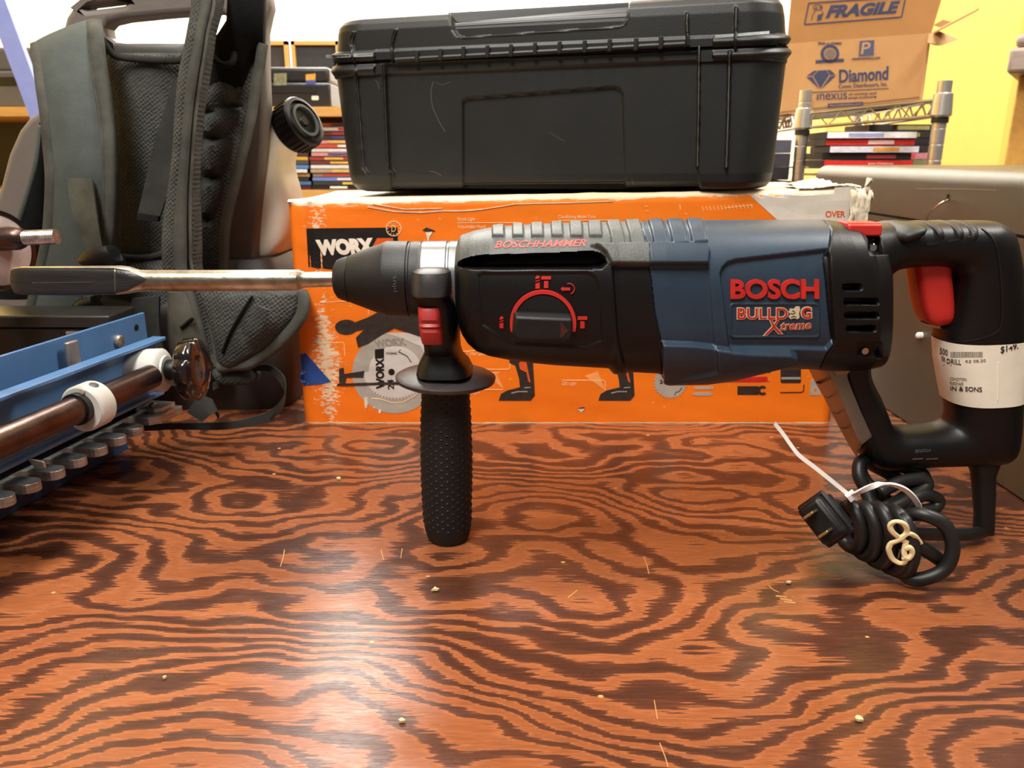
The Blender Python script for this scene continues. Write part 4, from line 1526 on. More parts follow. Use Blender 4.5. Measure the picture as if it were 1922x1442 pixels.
flat('scratched_print', M['pale_ink'], [line([(1318 + i * 7, 388 - i * 0.4), (1321 + i * 7, 396 - i * 0.4)], 1.0) for i in range(14)] + [line([(1210, 388), (1216, 388)], 1), line([(1212, 396), (1218, 397)], 1), line([(1276, 384), (1277, 394)], 1.0), line([(1360, 391), (1414, 385)], 1)], 0.0004)
# crumpled torn tape on the right end and top
rt = MB()
rnd = random.Random(5)


def crumple(c, s, seed, nu=9, nv=7):
    r = random.Random(seed)
    v, f = [], []
    for i in range(nu + 1):
        for j in range(nv + 1):
            u, w = i / nu, j / nv
            v.append(Vector((c[0] + (u - .5) * s[0] + r.uniform(-1, 1) * s[0] * .06, c[1] + r.uniform(-1, 1) * s[1] * .5, c[2] + (w - .5) * s[2] + r.uniform(-1, 1) * s[2] * .06)))
    for i in range(nu):
        for j in range(nv):
            a = i * (nv + 1) + j
            f.append((a, a + 1, a + nv + 2, a + nv + 1))
    return v, f


rc = P(1618, 400, BY)
tp = MB()
tp.add(*crumple((BX1 + .002, BY - .0015, 0.196), (.018, .006, .052), 3))
tp.add(*crumple((BX1 + .003, BY + .02, 0.215), (.016, .03, .014), 8))
tp.add([P(1622, 352, BY), P(1627, 333, BY), P(1637, 335, BY), P(1640, 341, BY), P(1630, 345, BY + .004), P(1634, 356, BY), P(1626, 362, BY - .002)], [(0, 1, 2, 4), (2, 3, 4), (0, 4, 5, 6)])
tp.add([P(1632, 356, BY), P(1638, 362, BY + .003), P(1639, 377, BY + .004), P(1631, 377, BY + .001)], [(0, 1, 2, 3)])
to = tp.build('torn_end', M['bad_tape'], body, sharp=0)
sol = to.modifiers.new('paper', 'SOLIDIFY')
sol.thickness = 0.0006
# wrinkled clear tape along the top
wt = MB()
v, f = [], []
nx, ny = 110, 12
rnd = random.Random(21)
xa, xb = P(1456, 350, BY + .03).x, BX1 + .002
for i in range(nx + 1):
    for j in range(ny + 1):
        y = BY + 0.002 + 0.11 * j / ny
        xs_ = xa + .012 + .2 * (y - BY)
        x = xs_ + (xb - xs_) * i / nx
        t = (x - BX0) / (BX1 - BX0)
        z = 0.2140 + 0.0100 * t + 0.0018 * (math.sin(x * 90 + j) * math.sin(j * 1.9 + x * 25)) + rnd.uniform(0, .0012) + (0.005 * abs(math.sin(x * 55)) * (j / ny) ** 3)
        v.append((x, y, z))
for i in range(nx):
    for j in range(ny):
        a = i * (ny + 1) + j
        f.append((a, a + 1, a + ny + 2, a + ny + 1))
wt.add(v, f)
wo = wt.build('top_tape', M['tape'], body, sharp=0)
sol = wo.modifiers.new('tape', 'SOLIDIFY')
sol.thickness = 0.0008

# ------------------------------------------------------------------ black tool case
M['rib_wear'] = mat('rubbed_plastic_edge', (84, 84, 80), 0.5, var=0.35, vscale=120)


def tool_case():
    CL, CRt = P(606, 125, 0.80), P(1487, 100, 0.715)
    s = Vector((CRt.x - CL.x, CRt.y - CL.y, 0)).normalized()
    n = Vector((-s.y, s.x, 0))
    if n.y < 0:
        n = -n
    SF = S_plane(CL, n)
    lev = [((676, 361.5), (1415, 357), .016), ((660, 361), (1432, 356), .009), ((649, 357), (1445, 352), .004), ((641, 347), (1454, 342), .001), ((636, 330), (1458, 325), 0), ((611, 146), (1484, 112), 0),
           ((608, 144), (1486, 110), -.002), ((606.5, 124), (1488, 88), -.002), ((606.5, 121), (1488, 85), 0.001), ((606, 119), (1488, 83), 0.001), ((606, 117), (1488, 81), -.002), ((608, 102), (1487, 65), -.002), ((611, 97), (1484, 60), 0),
           ((612, 60), (1482, 18), 0.0005), ((613, 48), (1479, -2), .002), ((617, 38), (1474, -13), .006), ((626, 31), (1465, -21), .013), ((640, 28), (1450, -25), .022)]
    rows = []
    dn = []
    for a, b in zip(lev[:-1], lev[1:]):
        k = max(1, int(abs(a[0][1] - b[0][1]) / 1.7))
        for i in range(k):
            t = i / k
            dn.append(tuple(x * (1 - t) + y * t for x, y in zip((*a[0], *a[1], a[2]), (*b[0], *b[1], b[2]))))
    dn.append((*lev[-1][0], *lev[-1][1], lev[-1][2]))
    NFr = 560
    dep = 0.2
    r0 = 0.034
    for x0, y0, x1, y1, ins in dn:
        A, B_ = SF(x0, y0)[0], SF(x1, y1)[0]
        u = (B_ - A)
        L = u.length
        u.normalize()
        r = r0

        def arc(cx, cy, a0, a1, m):
            return [(cx + r * math.cos(a), cy + r * math.sin(a)) for a in np.linspace(a0, a1, m)]
        lo = arc(r, ins + r, math.pi, 1.5 * math.pi, 16) + arc(L - r, ins + r, 1.5 * math.pi, 2 * math.pi, 22)
        bk = arc(L - r, dep - ins - r, 0, math.pi / 2, 10) + arc(r, dep - ins - r, math.pi / 2, math.pi, 10)
        fp = np.array([tuple(A + u * p + n * q) for p, q in lo])
        bp = np.array([tuple(A + u * p + n * q) for p, q in bk])
        rows.append(np.concatenate([resample(fp, NFr, False), resample(bp, 60, False)]))
    Pg = np.array(rows)
    nrm = grid_normals(Pg)
    cen = Pg.mean(axis=(0, 1))
    if ((Pg - cen) * nrm).sum() < 0:
        nrm = -nrm
    px, py = proj(Pg)
    r = np.zeros(px.shape)
    fr = np.zeros(px.shape, bool)
    fr[:, :NFr] = True
    mm = .001
    seamy = 120 - (px - 606) * (36.0 / 881)
    # lips beside the hinge stand proud; the middle is set back
    mid = mask(px, py, [(724, 121), (1309, 95), (1312, 330), (1318, 420), (735, 420), (733, 330)], 2)
    r -= 3.0 * mm * mid
    lipm = np.clip((px - 610) / 14, 0, 1) * ((px < 704) | (px > 1338))
    r += 3.0 * mm * np.clip(1.2 - np.abs(np.abs(py - seamy - 2) - 13) / 9.0, 0, 1) * lipm * (np.abs(py - seamy - 2) < 24)
    r -= 5.0 * mm * np.clip(1 - np.abs(py - seamy) / 1.6, 0, 1) * np.clip((px - 612) / 10, 0, 1) * ((px < 742) | (px > 1286))
    # centre panel
    pan = [(867, 190), (874, 184), (1150, 163), (1162, 166), (1168, 176), (1175, 420), (868, 420)]
    r -= 3.2 * mm * mask(px, py, pan, 2.2)
    # feet strip below the panel lower edge
    # handle cut in the lid
    hn = [(846, -60), (846, 35), (849, 55), (856, 66), (868, 69), (1160, 49), (1170, 45), (1176, 34), (1179, 10), (1180, -60)]
    r -= 9 * mm * mask(px, py, hn, 3)
    r += 1.3 * mm * seg(px, py, [(846, 22), (848, 52), (856, 66), (868, 70), (1160, 50.5), (1172, 45), (1178, 30), (1179, 0)], 1.6, 1.6)
    for pts, w, h in (([(665, 61), (661, 72), (660, 84), (664, 96), (666, 112)], 2.0, 4), ([(743, 57), (739, 66), (736, 78), (737, 114)], 2.0, 4), ([(669, 136), (676, 230), (682, 314), (690, 326)], 2.2, 4), ([(719, 122), (724, 220), (728, 312), (738, 326)], 2.2, 4),
                      ([(1290, 26), (1289, 40), (1291, 86)], 2.2, 4), ([(1382, 15), (1381, 40), (1380, 84)], 2.6, 4.5), ([(1312, 92), (1311, 220), (1309, 312)], 2.2, 4), ([(1369, 100), (1367, 200), (1363, 314)], 3.0, 5)):
        r += h * mm * seg(px, py, pts, w, 1.3)
    r = np.where(fr, r, 0)
    Pd = Pg + nrm * r[..., None]
    nr, nc = px.shape
    idx = np.arange(nr * nc).reshape(nr, nc)
    q = np.stack([idx[:-1], np.roll(idx[:-1], -1, 1), np.roll(idx[1:], -1, 1), idx[1:]], axis=-1)
    V = Pd.reshape(-1, 3)
    # split at the seam row
    sr = [i for i, d in enumerate(dn) if d[1] <= 120][0]
    cs = thing('tool_case', 'big scuffed black plastic tool case lying on the orange carton, hinge side facing out', 'tool case', (float(cen[0]), float(cen[1]), float(Pd[0, :, 2].mean())))
    lowf = q[:sr].reshape(-1, 4)
    upf = q[sr:].reshape(-1, 4)

    def part(nm, fk, cap):
        u, inv = np.unique(fk, return_inverse=True)
        ff = [tuple(t) for t in inv.reshape(-1, 4)]
        mp = {int(a): i for i, a in enumerate(u)}
        ff.append(tuple(mp[int(a)] for a in cap))
        return obj(nm, V[u].tolist(), ff, M['case'], cs, sharp=50)
    base = part('case_base', lowf, idx[0][::-1])
    lid = part('case_lid', upf, idx[-1])
    S = S_mesh(V.tolist(), q.reshape(-1, 4).tolist(), 0.78)
    SH_ = S_plane(CL - n * 0.003, n)
    hm = MB()
    a, b = SH_(742, 113)[0], SH_(1285, 83)[0]
    hm.tube([a, b], 0.0022, n=12)
    hg = hm.build('hinge_rod', M['case'], lid)
    for x, y in ((783, 105), (827, 102), (870, 98), (915, 96), (959, 94), (1004, 91), (1050, 89), (1097, 87), (1144, 85), (1193, 83), (1240, 80)):
        c = SH_(x, y + 1)[0]
        MB().box(c - n * 0.0005, (0.0035, 0.007, 0.0105), Matrix.Rotation(0.06, 3, 'Y')).build('hinge_knuckle', M['case'], lid, bevel=0.0008)
    # pale worn bevels of the lid lip
    for x0, y0, x1, y1 in ((612, 103, 700, 100), (1342, 66, 1444, 58)):
        d = Decal(S)
        n_ = 12
        v, f = [], []
        for i in range(n_ + 1):
            t = i / n_
            v += [(x0 + (x1 - x0) * t, y0 + (y1 - y0) * t), (x0 + (x1 - x0) * t, y0 + (y1 - y0) * t + 6)]
        for i in range(n_):
            f.append((2 * i, 2 * i + 1, 2 * i + 3, 2 * i + 2))
        d.add((v, f), 0.0004)
        d.build('worn_lip', M['case_scuff'], lid)
    for pts in ([(669, 136), (676, 230), (682, 314)], [(720, 122), (724, 220), (728, 312)], [(1312, 92), (1311, 220), (1309, 312)], [(1369, 100), (1367, 200), (1363, 314)]):
        d = Decal(S, 12.0)
        d.add(line(pts, 1.5), 0.0005)
        d.build('rib_wear', M['rib_wear'], base)
    for pts in ([(665, 61), (661, 72), (660, 84), (664, 96)], [(743, 57), (739, 66), (736, 78)], [(1290, 26), (1289, 40), (1290, 60)], [(1382, 15), (1381, 40), (1381, 52)]):
        d = Decal(S, 8.0)
        d.add(line(pts, 1.6), 0.0005)
        d.build('rib_wear', M['rib_wear'], lid)
    d = Decal(S)
    rn = random.Random(4)
    d.add(line(spline([(814, 152), (809, 172), (812, 200), (824, 228), (836, 248)], 4), 0.9), 0.0003)
    d.add(line(spline([(818, 155), (830, 159), (846, 154)], 4), 0.8), 0.0003)
    d.add(line(spline([(806, 321), (818, 324), (828, 330)], 4), 1.0), 0.0003)
    d.add(line(spline([(1186, 336), (1192, 350), (1206, 358)], 4), 0.9), 0.0003)
    d.add(line([(712, 168), (709, 156), (704, 150)], 0.8), 0.0003)
    d.add(line([(1030, 248), (1060, 266)], 0.7), 0.0003)
    d.build('scratches', mat('pale_scratch', (92, 88, 82), 0.6), base)
    return cs


case = tool_case()

# ------------------------------------------------------------------ brown box at right
BRX = 0.386
bb = thing('metal_box', 'brown enamelled metal box with rounded top edge at right behind the drill handle', 'metal box', (BRX + 0.15, 0.72, 0))
# cross-section in X-Z, long in Y
prof = []
zt = 0.2415
for a in np.linspace(0, 90, 12):
    prof.append((BRX + 0.014 - 0.014 * math.cos(a * D2R), zt - 0.014 + 0.014 * math.sin(a * D2R)))
secl = [(BRX, 0.194)] + prof + [(BRX + 0.3, zt), (BRX + 0.3, 0.194)]


def prism(sec, y0, y1, rr=0.012):
    st, v, f = [], [], []
    n = len(sec)
    ys = [(y0, 1.0)] + [(y1 - rr + rr * math.sin(a * D2R), 1 - math.cos(a * D2R)) for a in np.linspace(0, 90, 8)]
    cx = sum(p[0] for p in sec) / n
    for y, k in ys:
        ins = rr * (1 - math.sqrt(max(0, 1 - ((y - (y1 - rr)) / rr) ** 2))) if y > y1 - rr else 0
        for x, z in sec:
            v.append((x + (ins if x < cx else -ins), y, z - (ins if z > zt - 0.014 else 0)))
    for i in range(len(ys) - 1):
        for k in range(n):
            f.append((i * n + k, i * n + (k + 1) % n, (i + 1) * n + (k + 1) % n, (i + 1) * n + k))
    f.append(tuple(range(n)))
    f.append(tuple((len(ys) - 1) * n + k for k in range(n)))
    return v, f


v, f = prism(secl, 0.40, 1.045)
obj('lid', v, f, M['brown_metal'], bb, sharp=40)
v, f = prism([(BRX + 0.0006, 0.0015), (BRX + 0.0006, 0.1915), (BRX + 0.299, 0.1915), (BRX + 0.299, 0.0015)], 0.40, 1.043)
bx = obj('box_body', v, f, M['brown_metal'], bb, sharp=40)
MB().box((BRX + 0.15, 0.72, 0.19), (0.29, 0.62, 0.006)).box((BRX + 0.15, 0.72, 0.0012), (0.296, 0.63, 0.0024)).build('seam', M['black'], bb)
SX = lambda px, py: (PX(px, py, BRX), Vector((-1, 0, 0)))
MB().tube([PX(x, y, BRX - (0.001 + 0.014 * k)) for x, y, k in spline([(1738, 414, 0), (1743, 405, .25), (1752, 393, .5), (1766, 382, .6), (1778, 376, .3), (1783, 375, 0.0)], 5)], 0.0009, n=8).build('pull_loop', M['chrome'], bx)
MB().box(PX(1779, 371, BRX), (0.002, 0.0025, 0.006)).build('pull_slot', M['black'], bx)
MB().lathe(PX(1729, 630, BRX), (-1, 0, 0), [(-.001, .0032), (.003, .0032), (.0045, .002), (.005, .0003)], n=16).build('peg', M['nylon'], bx)
d = Decal(SX)
d.add(line([(1720, 354), (1790, 355), (1870, 357)], 1.0), 0.0002)
d.build('scratch', mat('scratch_brown', (150, 130, 104), 0.5), bb)

# ------------------------------------------------------------------ backpack blower
bp_ = thing('backpack_blower', 'grey framed backpack blower with black padded straps, standing left of the orange carton', 'backpack', (P(320, 780, 0.80).x, 0.80, 0))
FY = 0.845
outer = [(-60, 700), (-40, 520), (-22, 420), (0, 345), (14, 290), (34, 245), (52, 222), (80, 204), (98, 180), (108, 120), (112, 70), (122, 32), (138, 8), (156, -8), (190, -18), (440, -30), (492, -22), (504, -8), (507, 12), (503, 26), (496, 60), (497, 130), (500, 205),
         (496, 300), (488, 400), (479, 500), (472, 620), (470, 700)]
hole = [(196, 52), (204, 43), (230, 37), (300, 30), (362, 25), (410, 22), (424, 30), (424, 60), (410, 76), (352, 80), (240, 81), (214, 78), (199, 68)]
slot = [(153, 14), (158, 10), (200, 5), (234, 1), (237, 5), (232, 9), (196, 14), (160, 18)]
extr('frame', outer, [hole, slot], FY, 0.026, M['frame_grey'], bp_, bev=0.006)
ib = bpy.data.objects['frame']
# padded back panel
def pad(name, rows, Y, puff, m, parent, nc=14, th=0.008, pleats=None):
    """cushion between a left and a right outline (rows of (y, x left, x right))"""
    v, f = [], []
    dn = spline([(y, a, b) for y, a, b in rows], 5)
    R_ = len(dn)
    for i, (y, a, b) in enumerate(dn):
        e = math.sin(math.pi * min(max(i / (R_ - 1), 0.0), 1)) ** 0.35
        for j in range(nc + 1):
            t = j / nc
            k = max(0.0, math.sin(math.pi * t)) ** 0.45 * e
            q = puff * k
            if pleats:
                ph = pleats(y, t)
                q *= ph
            v.append(P(a + (b - a) * t, y + (0), Y) + Vector((0, -q, 0)))
    n = nc + 1
    for i in range(R_ - 1):
        for j in range(nc):
            f.append((i * n + j, i * n + j + 1, (i + 1) * n + j + 1, (i + 1) * n + j))
    # back face
    N0 = len(v)
    v += [p + Vector((0, 0, 0)) for p in v]
    for k in range(N0, 2 * N0):
        v[k] = Vector((v[k].x, Y + th, v[k].z))
    f += [tuple(N0 + i for i in q[::-1]) for q in f]
    for i in range(R_ - 1):
        f.append((i * n, (i + 1) * n, N0 + (i + 1) * n, N0 + i * n))
        f.append((i * n + nc, N0 + i * n + nc, N0 + (i + 1) * n + nc, (i + 1) * n + nc))
    for j in range(nc):
        f.append((j, N0 + j, N0 + j + 1, j + 1))
        a = (R_ - 1) * n
        f.append((a + j, a + j + 1, N0 + a + j + 1, N0 + a + j))
    return obj(name, v, f, m, parent, sharp=60)


def edge(name, pts, Y, r, m, parent, n=10):
    w = [P(x, y, Y) if len(q) == 2 else P(x, y, q[2]) for q in pts for x, y in [(q[0], q[1])]]
    return MB().tube([Vector(p) for p in spline(w, 6)], r, n=n).build(name, m, parent, sharp=0)


backp = pad('back_pad', [(100, 205, 360), (112, 200, 362), (160, 205, 362), (240, 212, 366), (320, 208, 370), (400, 205, 372), (470, 195, 376), (500, 190, 378)], 0.822, 0.016, M['meshpad'], bp_)
edge('pad_piping', [(186, 48, .80), (190, 72, .80), (206, 96, .80), (220, 106, .802), (270, 112, .806), (330, 114, .806), (345, 108, .806), (352, 92, .806)], .80, 0.0034, M['webbing_dark'], backp)
edge('pad_piping', [(205, 470, .80), (230, 482, .798), (275, 484, .798), (315, 474, .798)], .80, 0.0034, M['webbing_dark'], backp)
MB().ribbon([(P(183, 60, .83), P(210, 80, .83)), (P(196, 160, .83), P(218, 150, .83)), (P(210, 300, .83), P(222, 300, .83))], 0.004).build('pad_side', M['velvet'], backp)
# upper pad behind the handle hole
pad('top_pad', [(82, 205, 352), (90, 208, 356), (104, 210, 360), (112, 212, 356)], 0.838, 0.008, mat('grey_plastic_dark', (78, 76, 72), 0.5), bp_)


# right hand pleated pad
def pl_(y, t):
    for c in (205, 258, 332, 410):
        d_ = (y - (c - 22 * (t - .5)))
        if abs(d_) < 13:
            return 0.35 + 0.65 * (abs(d_) / 13) ** 0.6
    return 1.0


rp_ = pad('pleated_pad', [(84, 396, 494), (92, 390, 494), (140, 384, 486), (200, 378, 476), (260, 374, 462), (332, 372, 446), (410, 372, 424), (470, 374, 420), (560, 376, 424)], 0.822, 0.026, M['meshpad_dark'], bp_, nc=16, pleats=pl_)
edge('pad_piping', [(493, 82, .80), (488, 120, .80), (478, 175, .80), (470, 225, .80), (458, 275, .80), (444, 335, .80), (430, 390, .80), (422, 440, .80), (420, 520, .80)], .80, 0.0052, M['binding'], rp_)
# strap folded over the top right corner
ov = MB()
ov.ribbon([(P(428, -24, .80), P(494, -24, .80)), (P(430, 0, .795), P(497, 0, .795)), (P(428, 40, .795), P(496, 40, .795)), (P(414, 62, .80), P(495, 76, .80)), (P(400, 80, .805), P(494, 92, .805)), (P(392, 130, .808), P(470, 130, .808)), (P(388, 190, .81), P(455, 175, .81))], 0.010, puff=0.006, nc=6)
ov.build('folded_strap', M['velvet'], bp_, sharp=60)
edge('strap_loop', [(398, 96, .792), (404, 112, .784), (420, 122, .780), (436, 116, .784), (440, 100, .792)], .79, 0.003, M['velvet'], rp_)

# shoulder straps
def strap(name, st, th, puff, m, parent, nc=8):
    d_ = spline(st, 6)
    return MB().ribbon([(P(q[0], q[1], q[4]), P(q[2], q[3], q[4])) for q in d_], th, puff=puff, nc=nc).build(name, m, parent, sharp=50)


ls = [(66, 84, 182, 36, .800), (70, 112, 186, 62, .780), (76, 160, 194, 130, .765), (84, 215, 206, 200, .757), (90, 280, 214, 270, .752), (94, 330, 216, 330, .750), (92, 390, 216, 400, .752), (88, 440, 212, 455, .756), (76, 500, 196, 520, .762), (56, 580, 170, 590, .768), (40, 640, 150, 650, .77)]
lso = strap('shoulder_strap', ls, 0.010, 0.008, M['strap_green'], bp_)
lso['label'] = 'grey green padded shoulder strap'


def side(st, wl, left=True, dy=0.004):
    o = []
    for x0, y0, x1, y1, Y in st:
        f_ = wl / max(1.0, math.hypot(x1 - x0, y1 - y0))
        if left:
            o.append((x0 - 5, y0, x0 + (x1 - x0) * f_, y0 + (y1 - y0) * f_, Y - dy))
        else:
            o.append((x1 - (x1 - x0) * f_, y1 - (y1 - y0) * f_, x1 + 4, y1, Y - dy))
    return o


strap('edge_binding', side(ls, 18), 0.009, 0.003, M['binding'], lso, nc=5)
strap('edge_binding', side(ls, 20, False), 0.009, 0.003, M['binding'], lso, nc=5)
edge('seam_cord', [(q[0] + (q[2] - q[0]) * 0.17, q[1] + (q[3] - q[1]) * 0.17, q[4] - .0105) for q in ls], .75, 0.0012, M['binding'], lso)
edge('seam_cord', [(q[0] + (q[2] - q[0]) * 0.82, q[1] + (q[3] - q[1]) * 0.82, q[4] - .0105) for q in ls], .75, 0.0012, M['binding'], lso)
# back layer of the strap seen at its left
strap('strap_lining', [(80, 230, 96, 230, .775), (74, 290, 96, 290, .772), (62, 345, 92, 345, .772), (44, 400, 88, 400, .772), (26, 450, 84, 455, .774), (0, 560, 70, 560, .778)], 0.010, 0.004, M['velvet'], lso)
edge('lining_piping', [(78, 235, .768), (70, 300, .765), (56, 350, .765), (38, 410, .765), (22, 460, .767)], .77, 0.003, M['strap_green'], lso)
wb = strap('webbing', [(128, 334, 174, 336, .735), (131, 370, 178, 370, .731), (140, 410, 184, 412, .729), (152, 445, 190, 447, .730), (165, 470, 195, 470, .732)], 0.0025, 0.0, M['webbing'], lso, nc=2)
wb['label'] = 'flat brown adjuster webbing'
bk = MB().ribbon([(P(150, 486, .722), P(168, 500, .722)), (P(160, 474, .716), P(196, 502, .716)), (P(180, 464, .712), P(214, 496, .712)), (P(204, 461, .713), P(226, 490, .713)), (P(214, 464, .717), P(232, 500, .719))], 0.010, puff=0.004, nc=5).build('ladder_buckle', M['plastic_black'], lso, sharp=45)
MB().ribbon([(P(134, 576, .748), P(140, 586, .748)), (P(150, 562, .742), P(160, 584, .742)), (P(174, 556, .742), P(182, 578, .742)), (P(184, 570, .746), P(196, 588, .746))], 0.008, puff=0.003, nc=4).build('ladder_buckle', M['plastic_black'], lso, sharp=45)
# edge on right strap
rs_ = [(366, -20, 418, -20, .775), (364, 20, 412, 20, .768), (358, 60, 401, 58, .760), (350, 100, 396, 96, .755), (340, 150, 388, 150, .752), (334, 220, 378, 215, .750), (330, 290, 372, 285, .750), (322, 350, 370, 345, .750), (314, 400, 372, 400, .750), (310, 450, 374, 460, .752), (312, 500, 376, 510, .756), (326, 560, 400, 580, .757), (340, 640, 420, 650, .760), (350, 700, 430, 705, .763)]
rso = strap('shoulder_strap', rs_, 0.016, 0.012, M['meshpad'], bp_)
strap('edge_binding', [(q[0] + (q[2] - q[0]) * .30, q[1], q[0] + (q[2] - q[0]) * .66, q[3], q[4] - .0155) for q in rs_], 0.010, 0.004, M['binding'], rso, nc=5)
edge('seam_cord', [(q[0] + (q[2] - q[0]) * .24, q[1], q[4] - .013) for q in rs_], .75, 0.0016, M['binding'], rso)
edge('seam_cord', [(q[0] + (q[2] - q[0]) * .74, q[1], q[4] - .016) for q in rs_], .75, 0.0016, M['binding'], rso)
hw = strap('hanging_webbing', [(326, 150, 340, 150, .775), (310, 205, 334, 215, .768), (290, 270, 328, 285, .760), (274, 340, 318, 350, .752), (260, 400, 302, 404, .745), (258, 408, 300, 412, .743)], 0.003, 0.0005, M['webbing_dark'], rso, nc=2)
MB().ribbon([(P(262, 400, .741), P(300, 406, .741)), (P(259, 412, .739), P(298, 416, .739))], 0.006).build('webbing_end', M['velvet'], hw)
# lower straps and hip belt
lowb = pad('lower_pad', [(480, 190, 378), (520, 196, 384), (600, 210, 390), (680, 220, 400), (730, 230, 410)], 0.808, 0.02, M['meshpad_dark'], bp_)
strap('strap_tail', [(250, 560, 300, 556, .775), (240, 610, 300, 612, .765), (250, 660, 310, 668, .757), (280, 720, 336, 724, .752)], 0.004, 0.001, M['webbing_dark'], lowb, nc=3)
strap('strap_tail', [(318, 546, 356, 546, .740), (322, 590, 366, 584, .738), (330, 630, 376, 620, .74), (342, 680, 386, 660, .744)], 0.012, 0.005, M['webbing'], lowb, nc=5)
edge('stitch_slot', [(340, 616, .728), (352, 606, .728), (362, 598, .728)], .73, 0.0018, M['velvet'], lowb)
belt = pad('hip_belt', [(530, 378, 480), (545, 372, 566), (560, 376, 571), (590, 386, 568), (620, 396, 544), (650, 404, 514), (676, 410, 476), (690, 416, 462)], 0.718, 0.020, M['meshpad'], bp_, nc=16)
edge('belt_piping', [(566, 548, .716), (571, 566, .713), (566, 592, .711), (545, 622, .710), (516, 650, .710), (486, 672, .710), (462, 684, .710), (434, 686, .712), (412, 690, .714)], .73, 0.0058, M['binding'], belt)
pk = strap('belt_tab', [(486, 574, 506, 582, .689), (474, 590, 498, 604, .689), (460, 610, 486, 624, .689), (450, 624, 474, 634, .690)], 0.003, 0.0006, M['meshpad_dark'], belt, nc=3)
edge('belt_seam', [(474, 556, .698), (452, 590, .697), (430, 630, .698), (418, 662, .702)], .72, 0.0014, M['velvet'], belt)
# floor webbing loop
lp_ = spline([(400, 726, .735, 15), (450, 700, .728, 12), (490, 690, .722, 11), (512, 696, .716, 14), (532, 720, .70, 22), (532, 752, .675, 24), (505, 780, .655, 20), (455, 795, .645, 15), (400, 800, .64, 14), (330, 800, .638, 12), (270, 804, .636, 10)], 6)
MB().ribbon([(P(x + (2 if 4 < i < 40 else 0), y - w * .5, Y), P(x, y + w * .5, Y)) for i, (x, y, Y, w) in enumerate(lp_)], 0.002).build('floor_webbing', M['webbing_dark'], belt, sharp=60)
for q in bpy.data.objects['floor_webbing'].data.vertices:
    q.co.z = max(q.co.z, 0.0012)
MB().ribbon([(P(352, 774, .655), P(380, 792, .655)), (P(366, 752, .66), P(396, 778, .66)), (P(384, 745, .665), P(408, 772, .668)), (P(398, 750, .672), P(412, 780, .674)), (P(402, 770, .678), P(410, 786, .678))], 0.0025).build('webbing_fold', M['webbing_dark'], belt)
strap('belt_strap', [(392, 668, 398, 664, .73), (408, 690, 414, 686, .722), (424, 702, 430, 698, .716)], 0.003, 0, M['webbing'], belt, nc=2)
pad('belt_flap', [(694, 400, 470), (702, 396, 484), (714, 404, 482), (722, 420, 470)], 0.722, 0.008, M['meshpad_dark'], belt)
# engine housing and foot behind
dkb = mat('dark_brown_plastic', (46, 38, 34), 0.55, var=0.15)
eb = MB()
x0, x1 = P(150, 780, .80).x, P(551, 720, .80).x
hz = P(470, 480, .86).z
secs = []
eb.loft([((x0, .86, .0), (x1, .86, .0), .085, 8), ((x0, .86, .03), (x1 + .002, .86, .03), .088, 8), ((x0, .87, .11), (x1 - .004, .87, .11), .08, 8), ((x0, .88, hz - .01), (x1 - .016, .88, hz - .01), .065, 8), ((x0, .88, hz), (x1 - .022, .88, hz), .058, 8)], n=44)
eb.build('engine_housing', dkb, bp_, sharp=40)
# fuel tank
tk = [(208, 506, 520, .020), (216, 498, 528, .026), (240, 494, 546, .034), (262, 492, 560, .038), (280, 490, 552, .04), (300, 489, 546, .042), (325, 488, 547, .044), (355, 488, 555, .046), (400, 487, 566, .048), (440, 486, 562, .048), (462, 488, 548, .046), (474, 492, 534, .042), (480, 498, 520, .034)]
tko = MB().loft([(P(a, y, .90), P(b, y, .90), h, 3.0) for y, a, b, h in [tuple(q) for q in spline(tk, 4)]], n=40).build('fuel_tank', M['tank'], bp_, sharp=0, label='cream translucent fuel tank')
c0 = P(547, 243, .885)
axd = (P(578, 223, .875) - c0).normalized()
kk = c0.y / F * 1.02
cap = MB()
prof = [(-.003, 20 * kk), (-.002, 42 * kk), (0, 44 * kk), (0.0195, 44.5 * kk), (0.0215, 42 * kk), (0.0225, 36 * kk), (0.019, 33 * kk), (0.0192, 10 * kk), (0.021, 8 * kk), (0.021, 1 * kk)]
cap.lathe(c0, axd, prof, n=48)
cpo = cap.build('tank_cap', M['plastic_black'], tko, sharp=30)
cr = MB()
a_ = axd.orthogonal().normalized()
b_ = axd.cross(a_)
for k in range(28):
    an = 2 * math.pi * k / 28
    o = a_ * math.cos(an) + b_ * math.sin(an)
    cr.tube([c0 + o * 44.3 * kk + axd * 0.002, c0 + o * 44.3 * kk + axd * 0.018], 0.0011, n=6)
cr.build('cap_knurl', M['plastic_black'], cpo)
d = Decal(lambda x, y: (c0 + axd * 0.0215 + a_ * x * kk + b_ * y * kk, axd))
d.add(annulus(0, 0, 24, 29), 0.0016)
d.build('cap_ring', M['rubber_grey'], cpo)
# grey case part at left behind the jig, seen below the chisel
fl = MB()
fb = thing('flat_black_case', 'flat glossy black case with pale upper edges lying behind the blue jig at left', 'case', (P(60, 640, .70).x, .70, 0))
za, zb = P(0, 584, .70).z, P(0, 606, .70).z
xa, xb = P(-330, 600, .70).x, P(232, 600, .70).x
MB().box(((xa + xb) / 2, .70, (za + zb) / 2 + 0.0005), (xb - xa, .05, za - zb)).build('case_lid', mat('case_top_black', (40, 38, 36), 0.3, var=0.1), fb, bevel=0.002)
MB().box(((xa + xb) / 2 - 0.008, .70, zb / 2), (xb - xa - .02, .044, zb)).build('case_base', M['black'], fb, bevel=0.002)
MB().box(((P(120, 620, .675).x + xb) / 2, .676, zb - 0.004), (xb - P(120, 620, .675).x - .004, .006, .003)).build('edge_strip', M['zinc'], fb, bevel=0.0006)

